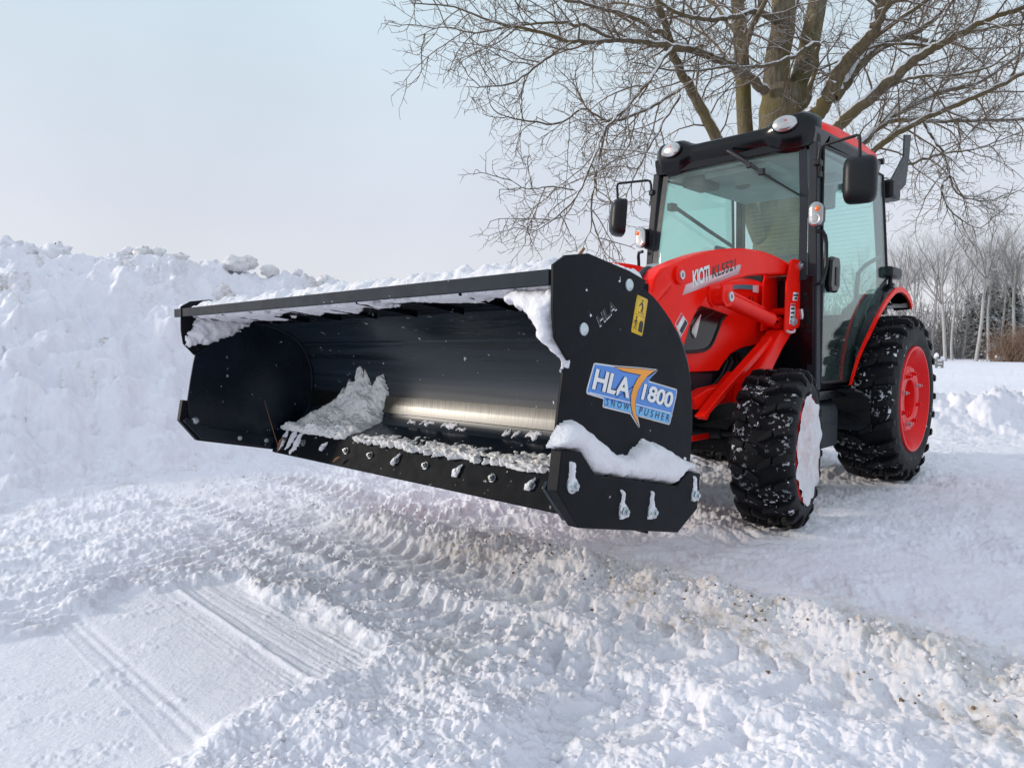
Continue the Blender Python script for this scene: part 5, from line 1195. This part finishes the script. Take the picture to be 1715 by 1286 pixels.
# ================================================================ BIG MAPLE
LIMBS=[
[(-5.14,-2.34,-0.05,0.5519),(-5.22,-2.39,1.68,0.4599),(-5.28,-2.44,3.24,0.4047),(-5.33,-2.46,4.25,0.3679),(-5.38,-2.45,4.9,0.3311)],
[(-5.31,-2.51,4.71,0.2392),(-5.25,-2.48,5.31,0.2096),(-5.23,-2.39,5.81,0.1985),(-5.15,-2.39,6.66,0.1698),(-4.9,-2.44,7.95,0.1227),(-4.75,-2.28,9.44,0.068),(-4.49,-2.36,10.76,0.025)],
[(-5.47,-2.34,4.58,0.1932),(-5.7,-2.29,5.12,0.1671),(-5.93,-2.24,5.81,0.164),(-6.25,-2.25,6.57,0.1527),(-6.81,-2.22,8.1,0.1177),(-7.63,-2.26,10.46,0.0717),(-7.98,-2.32,12.39,0.0312)],
[(-5.23,-2.57,2.43,0.1857),(-5.29,-2.88,3.59,0.1324),(-5.35,-3.03,4.48,0.1193),(-5.45,-3.14,5.47,0.1156),(-5.53,-3.27,6.48,0.1069),(-5.74,-3.62,8.23,0.0848),(-5.93,-4.14,10.34,0.0465),(-6.0,-4.31,11.66,0.0208)],
[(-4.98,-2.56,2.58,0.1367),(-4.57,-2.76,3.44,0.1073),(-4.16,-2.94,4.08,0.0833),(-3.78,-3.07,4.59,0.073),(-3.46,-3.13,4.89,0.0589),(-3.08,-3.14,5.42,0.0449),(-2.7,-3.14,5.99,0.0355),(-2.15,-3.19,6.82,0.0189)],
[(-5.0,-2.54,4.78,0.0767),(-4.65,-2.63,4.92,0.0708),(-4.12,-2.75,5.02,0.0601),(-3.56,-2.91,5.06,0.0541),(-3.06,-2.99,4.99,0.0484),(-2.6,-3.16,4.96,0.0395),(-2.19,-3.3,4.89,0.0309),(-1.57,-3.49,4.74,0.0261),(-1.04,-3.61,4.73,0.0216),(-0.55,-3.83,4.74,0.0141),(-0.08,-4.03,4.82,0.0103),(0.38,-4.22,4.77,0.0067)],
[(-3.06,-2.99,4.99,0.0282),(-2.58,-3.0,4.45,0.0273),(-2.18,-3.1,3.99,0.0229),(-1.82,-3.16,3.66,0.0187),(-1.51,-3.15,3.16,0.0164),(-1.29,-3.2,2.74,0.0144),(-1.01,-3.34,2.44,0.0107),(-0.7,-3.49,2.23,0.0053)],
[(-1.57,-3.49,4.74,0.0187),(-1.13,-3.64,4.4,0.0182),(-0.75,-3.72,4.08,0.0142),(-0.42,-3.9,3.98,0.007),(-0.21,-3.98,3.95,0.0035)],
[(-3.57,-3.15,4.6,0.0255),(-3.0,-3.27,4.24,0.0247),(-2.4,-3.44,3.95,0.02),(-2.16,-3.55,3.98,0.0158),(-1.94,-3.64,4.04,0.0156),(-1.64,-3.79,3.82,0.0154),(-1.15,-4.01,3.8,0.0113),(-0.89,-4.13,3.84,0.0075)],
[(-3.56,-3.15,4.51,0.0213),(-3.17,-3.23,3.98,0.0187),(-2.89,-3.34,3.49,0.0165),(-2.68,-3.38,3.14,0.0122),(-2.53,-3.38,2.88,0.0081)],
[(-1.82,-3.16,3.66,0.0149),(-1.73,-3.22,3.17,0.0149),(-1.57,-3.19,2.63,0.0111),(-1.61,-3.13,2.34,0.0074),(-1.66,-3.07,2.15,0.0037)],
[(-1.27,-3.23,2.82,0.0108),(-1.0,-3.38,2.84,0.0107),(-0.72,-3.51,2.79,0.007),(-0.46,-3.65,2.95,0.0035)],
[(-2.19,-3.3,4.89,0.0232),(-1.79,-3.43,4.97,0.0226),(-1.35,-3.59,4.93,0.0184),(-0.84,-3.82,4.79,0.0144),(-0.37,-4.0,4.62,0.0105),(-0.04,-4.2,4.64,0.0069),(0.22,-4.32,4.48,0.0034)],
[(-3.01,-3.05,5.13,0.0323),(-2.45,-3.2,5.23,0.0273),(-1.96,-3.42,5.27,0.0229),(-1.44,-3.67,5.3,0.0187),(-0.83,-4.01,5.34,0.0109),(-0.3,-4.28,5.41,0.0071)],
[(-5.38,-2.12,4.33,0.1534),(-5.35,-1.87,4.44,0.1239),(-5.27,-1.68,4.67,0.1128),(-5.19,-1.5,4.92,0.1063),(-5.15,-1.26,5.1,0.0916),(-5.08,-1.06,5.26,0.0775),(-4.95,-0.93,5.49,0.0639),(-4.87,-0.76,6.01,0.0469),(-4.72,-0.54,6.82,0.0264),(-4.57,-0.45,7.42,0.0111)],
[(-5.29,-1.66,4.54,0.1041),(-5.56,-1.55,4.88,0.0964),(-5.86,-1.41,5.23,0.0885),(-6.19,-1.22,5.48,0.0715),(-6.59,-0.97,5.68,0.0587),(-6.94,-0.78,5.95,0.0501),(-7.29,-0.58,6.32,0.0414),(-8.13,-0.21,7.18,0.0284),(-8.75,0.22,8.0,0.0143)],
[(-5.36,-2.09,3.56,0.1534),(-5.42,-1.78,4.04,0.1062),(-5.43,-1.49,4.28,0.0911),(-5.41,-1.1,4.52,0.08),(-5.38,-0.72,4.77,0.0693),(-5.41,-0.41,4.93,0.0599),(-5.43,-0.11,5.03,0.0469),(-5.46,0.21,5.13,0.0382),(-5.51,0.54,5.17,0.0336),(-5.57,1.03,5.22,0.0216),(-5.66,1.56,5.23,0.0104)],
[(-5.68,-2.17,3.27,0.1207),(-6.37,-1.79,3.95,0.0851),(-6.76,-1.57,4.36,0.062),(-7.33,-1.3,4.78,0.0535),(-8.01,-0.91,5.15,0.0495),(-8.71,-0.5,5.41,0.0403),(-9.62,-0.03,6.03,0.0361),(-10.72,0.63,6.66,0.0212)],
[(-5.26,-2.0,2.91,0.1162),(-5.46,-1.41,3.54,0.0651),(-5.56,-1.04,3.85,0.051),(-5.66,-0.66,4.06,0.0458),(-5.76,-0.29,4.2,0.0408),(-5.86,0.1,4.33,0.0359),(-5.98,0.5,4.51,0.0312),(-6.12,1.06,4.71,0.0189),(-6.32,1.55,4.77,0.0111)],
[(-5.88,-2.24,3.22,0.0946),(-6.48,-1.83,4.02,0.0573),(-6.76,-1.57,4.36,0.043),(-7.03,-1.3,4.56,0.043),(-7.54,-0.92,4.58,0.0337),(-8.17,-0.42,4.62,0.0292),(-8.83,0.12,4.68,0.0245),(-9.68,0.84,4.8,0.0148)],
[(-7.44,-1.02,4.58,0.0241),(-7.43,-0.87,4.29,0.0239),(-7.44,-0.7,3.99,0.0189),(-7.36,-0.61,3.66,0.0187),(-7.27,-0.68,3.43,0.0141),(-7.23,-0.56,3.08,0.0139),(-7.41,-0.35,2.85,0.0093),(-7.48,-0.13,2.74,0.0046)],
[(-7.46,-0.67,3.95,0.0189),(-7.37,-0.59,3.57,0.0141),(-7.45,-0.49,3.33,0.0141),(-7.55,-0.23,3.21,0.0093),(-7.85,0.07,3.25,0.0046)],
[(-7.55,-1.29,3.93,0.0297),(-7.68,-1.02,4.03,0.0245),(-7.84,-0.72,4.1,0.0194),(-8.06,-0.35,4.14,0.0144),(-8.35,0.08,4.33,0.0095),(-8.75,0.49,4.43,0.0048)],
[(-5.45,-2.19,4.36,0.0364),(-5.26,-1.99,4.7,0.0354),(-5.16,-1.84,5.32,0.0347),(-4.81,-2.04,5.11,0.0301),(-4.47,-2.24,4.95,0.0298),(-4.14,-2.44,4.87,0.0253),(-3.84,-2.6,4.84,0.0208),(-3.54,-2.76,4.75,0.0165),(-3.11,-3.06,4.71,0.0122),(-2.6,-3.3,4.73,0.008)],
[(-5.22,-2.4,5.81,0.0632),(-4.55,-2.51,5.8,0.0434),(-4.02,-2.61,5.57,0.0379),(-3.47,-2.73,5.41,0.0326),(-2.83,-2.81,5.31,0.0234),(-2.12,-2.98,5.48,0.0149),(-1.52,-3.17,5.54,0.0072)],
[(-4.9,-0.97,5.41,0.0359),(-4.9,-0.55,5.49,0.0309),(-4.93,-0.09,5.48,0.0224),(-4.98,0.4,5.47,0.0144),(-4.95,0.81,5.37,0.0069)],
[(-5.47,-1.04,4.56,0.0295),(-5.43,-0.65,4.61,0.0245),(-5.47,-0.17,4.53,0.0197),(-5.56,0.21,4.56,0.0154),(-5.62,0.54,4.78,0.0113),(-5.73,0.79,4.89,0.0075)],
[(-6.53,-1.03,5.63,0.0361),(-6.79,-0.61,5.5,0.0268),(-7.04,-0.21,5.63,0.0221),(-7.38,0.28,5.67,0.0175),(-7.72,0.76,5.8,0.0087)],
[(-5.35,-2.54,5.72,0.092),(-6.38,-2.7,6.68,0.0791),(-7.59,-3.0,8.16,0.0646),(-8.51,-3.62,10.02,0.0465),(-9.63,-3.74,11.79,0.0246)],
[(-5.45,-3.18,5.95,0.0578),(-5.6,-3.8,6.78,0.0503),(-5.67,-4.65,7.62,0.0371),(-5.6,-5.63,8.28,0.0278),(-5.32,-6.55,8.85,0.0115)],
[(-5.38,-3.03,4.95,0.043),(-5.55,-3.49,5.79,0.0396),(-5.63,-4.03,6.37,0.0307),(-5.64,-4.63,6.82,0.0265),(-5.4,-5.48,7.23,0.0219),(-5.02,-6.3,7.22,0.0112)]]

class Tubes:
    """thousands of thin tapered tubes as one numpy mesh"""
    def __init__(s): s.V = []; s.F = []; s.n = 0
    def add(s, P, r, k):
        P = np.asarray(P, float); n = len(P)
        t = np.gradient(P, axis=0); t /= np.linalg.norm(t, axis=1, keepdims=True) + 1e-9
        ref = np.array([0, 0, 1.0]) if abs(t[:, 2]).mean() < .8 else np.array([1.0, 0, 0])
        a = np.cross(t, ref); a /= np.linalg.norm(a, axis=1, keepdims=True) + 1e-9; b = np.cross(a, t)
        an = np.arange(k) * 2 * np.pi / k
        V = P[:, None] + (a[:, None] * np.cos(an)[None, :, None] + b[:, None] * np.sin(an)[None, :, None]) * np.asarray(r)[:, None, None]
        i = np.arange(n - 1)[:, None] * k; j = np.arange(k)[None]; j2 = (j + 1) % k
        F = np.stack([i + j, i + j2, i + k + j2, i + k + j], -1).reshape(-1, 4) + s.n
        s.V.append(V.reshape(-1, 3)); s.F.append(F); s.n += n * k
    def build(s, name, mat, parent):
        return np_obj(name, np.concatenate(s.V), np.concatenate(s.F), mat, parent)

def smooth_path(P, r, sub):
    """Catmull-Rom through the traced points"""
    P = np.asarray(P, float); n = len(P); Q = np.vstack([2 * P[0] - P[1], P, 2 * P[-1] - P[-2]]); out = []; ro = []
    for i in range(n - 1):
        p0, p1, p2, p3 = Q[i:i + 4]
        for k in range(sub):
            t = k / sub
            out.append(.5 * ((2 * p1) + (-p0 + p2) * t + (2 * p0 - 5 * p1 + 4 * p2 - p3) * t * t + (-p0 + 3 * p1 - 3 * p2 + p3) * t ** 3)); ro.append(r[i] * (1 - t) + r[i + 1] * t)
    out.append(P[-1]); ro.append(r[-1]); return np.array(out), np.array(ro)

def twig_path(rg, p, d, L, n, wob, lift):
    P = [p]; d = d / np.linalg.norm(d)
    for i in range(n):
        d = d + rg.normal(0, wob, 3); d[2] += lift; d /= np.linalg.norm(d); P.append(P[-1] + d * L / n)
    return np.array(P)

def side_dir(rg, t, ang):
    a = rg.normal(0, 1, 3); a -= t * a.dot(t); a /= np.linalg.norm(a) + 1e-9
    return t * math.cos(ang) + a * math.sin(ang)

def grow(rg, tb, tw, P, r, level, dens):
    """side branches along the path P; level 0 = limb"""
    seg = np.linalg.norm(np.diff(P, axis=0), axis=1); S = np.concatenate([[0], np.cumsum(seg)]); L = S[-1]
    if L < .05: return
    step = (.155, .085, .080)[level] / dens
    s = step * rg.uniform(.5, 1.5) + (L * .10 if level == 0 else L * .12)
    while s < L:
        i = min(np.searchsorted(S, s), len(P) - 1); p = P[i]; t = P[i] - P[i - 1]; t = t / (np.linalg.norm(t) + 1e-9); rr = r[i]
        f = s / L
        if level == 0:
            if rr > .10: s += step * 3; continue
            Lc = rg.uniform(.5, 1.4) * (1.15 - .62 * f); rc = min(rr * .55, .016); n = 7
            d = side_dir(rg, t, R(rg.uniform(30, 65))); pth = twig_path(rg, p, d, Lc, n, .17, rg.normal(.01, .03))
            rad = np.linspace(max(rc, .008), .0045, n + 1); tb.add(pth, rad, 4); grow(rg, tb, tw, pth, rad, 1, dens)
        elif level == 1:
            Lc = rg.uniform(.16, .60) * (1.1 - .5 * f); n = 5
            d = side_dir(rg, t, R(rg.uniform(35, 70))); pth = twig_path(rg, p, d, Lc, n, .19, .012)
            rad = np.linspace(.0052, .0030, n + 1); tw.add(pth, rad, 3); grow(rg, tb, tw, pth, rad, 2, dens)
        else:
            Lc = rg.uniform(.05, .19); n = 3
            d = side_dir(rg, t, R(rg.uniform(35, 70))); pth = twig_path(rg, p, d, Lc, n, .2, .02)
            tw.add(pth, np.linspace(.0034, .0023, n + 1), 3)
        s += step * rg.uniform(.6, 1.5)

def big_tree():
    rg = np.random.default_rng(5)
    root = thing('bare_maple_tree', 'large bare maple with several thick mossy stems and snow-lined limbs, standing behind the tractor cab', 'tree', (LIMBS[0][0][0], LIMBS[0][0][1], 0))
    trunk = Tubes(); limb = Tubes(); br = Tubes(); tw = Tubes()
    for k, pts in enumerate(LIMBS):
        A = np.array(pts); P, r = smooth_path(A[:, :3], A[:, 3], 7)
        if k < 4:
            n = len(P); wv = 1 + .10 * gnoise(np.arange(n) * .35, np.arange(n) * 0 + k, 70)
            trunk.add(P, r * wv * (.86, .88, .92, 1)[k], 20)
            if k == 0: continue
        else:
            sc = np.minimum(r * 1.2, .03)
            P = P + np.stack([gnoise(np.arange(len(P)) * .45, np.zeros(len(P)) + k, 71 + q) for q in range(3)], -1) * sc[:, None]
            limb.add(P, r, 12 if r.max() > .04 else 8)
        grow(rg, br, tw, P, r, 0, 1.0)
    # boughs on the far and near side that the picture sees end-on, so the crown is round
    for k in range(16):
        j = rg.integers(1, 8); A = np.array(LIMBS[[1, 2, 3, 9 - 5, 14, 15, 16, 24][j]]); q = A[rg.integers(3, min(7, len(A)))]
        az = rg.uniform(0, 2 * np.pi); el = rg.uniform(.25, .8); d = np.array([math.cos(az) * math.cos(el), math.sin(az) * math.cos(el), math.sin(el)])
        pth = twig_path(rg, q[:3], d, rg.uniform(2.2, 4.2), 12, .13, -.02); rad = np.linspace(max(.02, q[3] * .45), .006, 13)
        P, r = smooth_path(pth, rad, 3); limb.add(P, r, 8); grow(rg, br, tw, P, r, 0, .85)
    trunk.build('trunk', M_BARK, root); limb.build('limbs', M_LIMB, root); br.build('branches', M_TWIG, root); tw.build('twigs', M_TWIG, root)
big_tree()

# ================================================================ FAR EDGE OF THE FIELD
def far_tree(seed, H, fork, spread):
    rg = np.random.default_rng(seed); tr = Tubes(); cr = Tubes()
    def rec(p, d, L, r, lv):
        n = 6 if lv < 2 else 4
        pth = twig_path(rg, p, d, L, n, (.05, .10, .15, .18, .2)[lv], (.02, .05, .05, .03, .01)[lv])
        rad = np.linspace(r, r * .45 if lv < 3 else r * .5, n + 1)
        (tr if lv == 0 else cr).add(pth, rad, (8, 5, 4, 3, 3)[lv])
        if lv == 4: return
        m = (fork + 2, 8, 7, 5)[lv]
        for k in range(m):
            f = rg.uniform((.38, .25, .2, .15)[lv], 1.0); i = min(n, max(1, int(f * n + .5))); t = pth[i] - pth[i - 1]; t /= np.linalg.norm(t)
            dd = side_dir(rg, t, R(rg.uniform(*((18, 48), (25, 55), (30, 60), (30, 65))[lv]) * spread)); dd[2] += .12
            rec(pth[i], dd, L * rg.uniform(.38, .62) * (1.25 - .5 * f), rad[i] * (rg.uniform(.30, .45) if lv == 0 else rg.uniform(.42, .58)), lv + 1)
    rec(np.zeros(3), np.array([rg.normal(0, .05), rg.normal(0, .05), 1.0]), H * .72, H * .0108, 0)
    return tr, cr
VAR = [far_tree(900 + k, 12.0, f, s) for k, (f, s) in enumerate([(9, 1.0), (11, .9), (8, 1.15), (10, .8), (12, 1.05)])]
VMESH = []
def place_far(name, v, px, D, sc, rz, label, lean=0):
    x, y = to_world((px - 857.5) / 1152.4 * D, D)
    r = thing(name, label, 'tree', (x, y, -.05), 'bare trees along the far edge of the field')
    r.rotation_euler = (lean, 0, rz); r.scale = (sc, sc, sc)
    if v >= len(VMESH): raise ValueError
    for nm, me in zip(('trunk', 'crown'), VMESH[v]):
        o = bpy.data.objects.new(nm, me); COL.objects.link(o); o.parent = r
for v in range(5):
    ms = []
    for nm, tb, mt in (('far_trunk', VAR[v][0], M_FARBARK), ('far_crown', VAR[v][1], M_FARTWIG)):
        o = np_obj(nm, np.concatenate(tb.V), np.concatenate(tb.F), mt); ms.append(o.data); bpy.data.objects.remove(o)
    VMESH.append(ms)
FAR = [
 (0, 1500, 54, .86, 'grey bare tree just right of the cab rear edge, half hidden by the fender lamp'),
 (3, 1535, 58, .90, 'slim bare tree rising straight above the rear fender'),
 (1, 1583, 52, .98, 'tall pale bare tree leaning left, its trunk foot beside the snow-capped fence post'),
 (2, 1594, 56, .80, 'thin pale bare tree leaning right, second trunk from the fence post'),
 (4, 1634, 51, 1.06, 'tallest bare tree with a bright white trunk in front of the dark conifer'),
 (0, 1655, 57, .92, 'bare tree with a slender stem right of the tallest white trunk'),
 (1, 1698, 53, .98, 'forked pale bare tree above the brown shrub'),
 (3, 1722, 55, .95, 'bare tree cut by the right edge of the picture'),
 (2, 1562, 63, .92, 'faint bare tree in the second row above the rear tyre'),
 (4, 1612, 66, .90, 'faint bare tree in the second row between the two leaning trunks and the white one'),
 (1, 1675, 64, .98, 'faint bare tree in the second row behind the conifers'),
 (3, 1518, 66, .88, 'faint bare tree in the second row next to the cab rear edge'),
 (0, 1790, 56, 1.0, 'bare tree beyond the right edge of the picture, first outside'),
 (2, 1860, 54, .95, 'bare tree beyond the right edge of the picture, second outside'),
 (4, 1425, 60, .85, 'bare tree seen through the cab door glass'),
 (1, 1360, 62, .85, 'bare tree behind the loader post, seen between cab and wheels'),
]
for k, (v, px, D, sc, lab) in enumerate(FAR):
    place_far('bare_tree', v, px, D, sc, k * 1.3, lab, {2: 0, 3: 0}.get(k, 0))
# conifers
M_NEEDLE = bark_mat('conifer_needles', (.030, .045, .036), (.06, .078, .062), (.05, .07, .055), snow=.55, snowc=(.55, .58, .60, 1))
def conifer(px, D, H, seed, lab):
    rg = np.random.default_rng(seed); x, y = to_world((px - 857.5) / 1152.4 * D, D)
    r = thing('conifer_tree', lab, 'tree', (x, y, -.05)); tb = Tubes()
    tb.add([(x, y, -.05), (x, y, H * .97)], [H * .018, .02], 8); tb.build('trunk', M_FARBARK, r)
    V = []; F = []; n = 0
    for k in range(2600):
        z = H * (.12 + .88 * rg.random() ** .8); rad = (1 - z / H) * H * .26 * (.75 + .35 * gnoise(np.array([z * 2.0]), np.array([seed * 1.0]), 3)[0]) + .1
        az = rg.uniform(0, 2 * np.pi); q = rad * rg.random() ** .5; c = np.array([x + q * math.cos(az), y + q * math.sin(az), z - q * .25])
        d = np.array([math.cos(az), math.sin(az), -.25 + rg.normal(0, .25)]); s_ = np.array([-math.sin(az), math.cos(az), rg.normal(0, .3)]); L = rg.uniform(.18, .42); w = L * .35
        V += [c - d * L * .4, c + s_ * w, c + d * L, c - s_ * w]; F.append((n, n + 1, n + 2, n + 3)); n += 4
    np_obj('crown', np.array(V), np.array(F), M_NEEDLE, r, smooth=False)
conifer(1660, 68, 8.6, 1, 'tallest dark green conifer, dusted with snow, behind the white trunk')
conifer(1682, 74, 7.9, 2, 'dark conifer right behind the tallest conifer')
conifer(1640, 78, 7.2, 3, 'small dark conifer left of the tallest conifer')
conifer(1705, 72, 6.6, 4, 'low dark conifer above the brown shrub')
conifer(1650, 62, 6.2, 5, 'young dark conifer below the tallest conifer')
conifer(1622, 70, 6.4, 6, 'dark conifer left of the white trunk, farthest left of the conifers')
conifer(1693, 64, 6.6, 7, 'dark conifer between the tallest conifer and the forked pale tree')
# brown shrub
def shrub(px, D, H, W, seed, lab, mat):
    rg = np.random.default_rng(seed); x, y = to_world((px - 857.5) / 1152.4 * D, D); tb = Tubes()
    for k in range(420):
        p = np.array([x + rg.normal(0, W * .3), y + rg.normal(0, W * .3), 0]); L = H * rg.uniform(.4, 1.0)
        tb.add(twig_path(rg, p, np.array([rg.normal(0, .4), rg.normal(0, .4), 1.0]), L, 5, .16, 0), np.linspace(.018, .007, 6), 3)
    o = tb.build('shrub', mat, None); tag(recentre(o), lab, 'shrub')
M_BROWN = bark_mat('brown_shrub_bark', (.20, .125, .085), (.30, .20, .15), (.26, .18, .13), snow=.35)
shrub(1700, 50, 3.4, 2.6, 21, 'brown leafless shrub at the foot of the forked pale tree', M_BROWN)
shrub(1745, 51, 3.0, 2.4, 22, 'brown leafless shrub at the right edge of the picture', M_BROWN)
# the wood behind reads as one grey mass of stems and brush
def wood():
    rg = np.random.default_rng(77); tb = Tubes()
    for k in range(4400):
        px = rg.uniform(1150, 2000) if k < 3200 else rg.choice([rg.uniform(450, 1150), rg.uniform(2000, 2800)]); D = rg.uniform(62, 95); x, y = to_world((px - 857.5) / 1152.4 * D, D)
        L = rg.uniform(1.5, 4.6) if k % 3 else rg.uniform(4, 8)
        tb.add(twig_path(rg, np.array([x, y, 0]), np.array([rg.normal(0, .14), rg.normal(0, .14), 1.0]), L, 4, .09, 0), np.linspace(.045, .012, 5), 3)
    for k in range(20000):
        px = rg.uniform(1150, 2000) if k < 14000 else rg.choice([rg.uniform(450, 1150), rg.uniform(2000, 2800)]); D = rg.uniform(62, 95); x, y = to_world((px - 857.5) / 1152.4 * D, D); z = 5.2 * rg.random() ** 1.3
        tb.add(twig_path(rg, np.array([x, y, z]), np.array([rg.normal(0, .7), rg.normal(0, .7), rg.normal(.5, .4)]), rg.uniform(.6, 1.6), 3, .25, 0), np.linspace(.022, .010, 4), 3)
    o = tb.build('far_wood', bark_mat('far_wood_bark', (.13, .12, .115), (.24, .225, .215), (.19, .175, .16), snow=.5), None)
    tag(o, 'grey brushy wood closing the field behind the bare trees', 'wood', kind='stuff')
wood()
# snow-capped post and rail fence at the edge of the field
def rail_fence(name, lab, posts, D):
    r = None
    for k, (px, h) in enumerate(posts):
        x, y = to_world((px - 857.5) / 1152.4 * D, D)
        if r is None: r = thing(name, lab, 'fence', (x, y, 0))
        obj('post', MB().box(x - .05, x + .05, y - .05, y + .05, -.1, h), M_WOOD, r, .02)
        obj('snow_cap', MB().lathe([(.09, 0), (.10, .05), (.08, .13), (.04, .18), (0, .19)], (x, y, h + .002), (0, 0, 1), 12), M_CLEAN, r)
        if k:
            x0, y0 = to_world((posts[k - 1][0] - 857.5) / 1152.4 * D, D)
            for z in (h * .42, h * .8):
                obj('rail', MB().tube([(x0, y0, z), (x, y, z)], .055, 6), M_WOOD, r)
                obj('rail_snow', MB().tube([(x0, y0, z + .06), (x, y, z + .06)], .045, 6), M_CLEAN, r)
rail_fence('rail_fence', 'short snow-capped wooden rail fence just right of the rear tyre', [(1535, .5), (1568, .55), (1578, .4)], 32)
rail_fence('rail_fence', 'low snow-covered rail fence in front of the brown shrub at the right', [(1668, .30), (1720, .32), (1775, .30), (1830, .30)], 50)
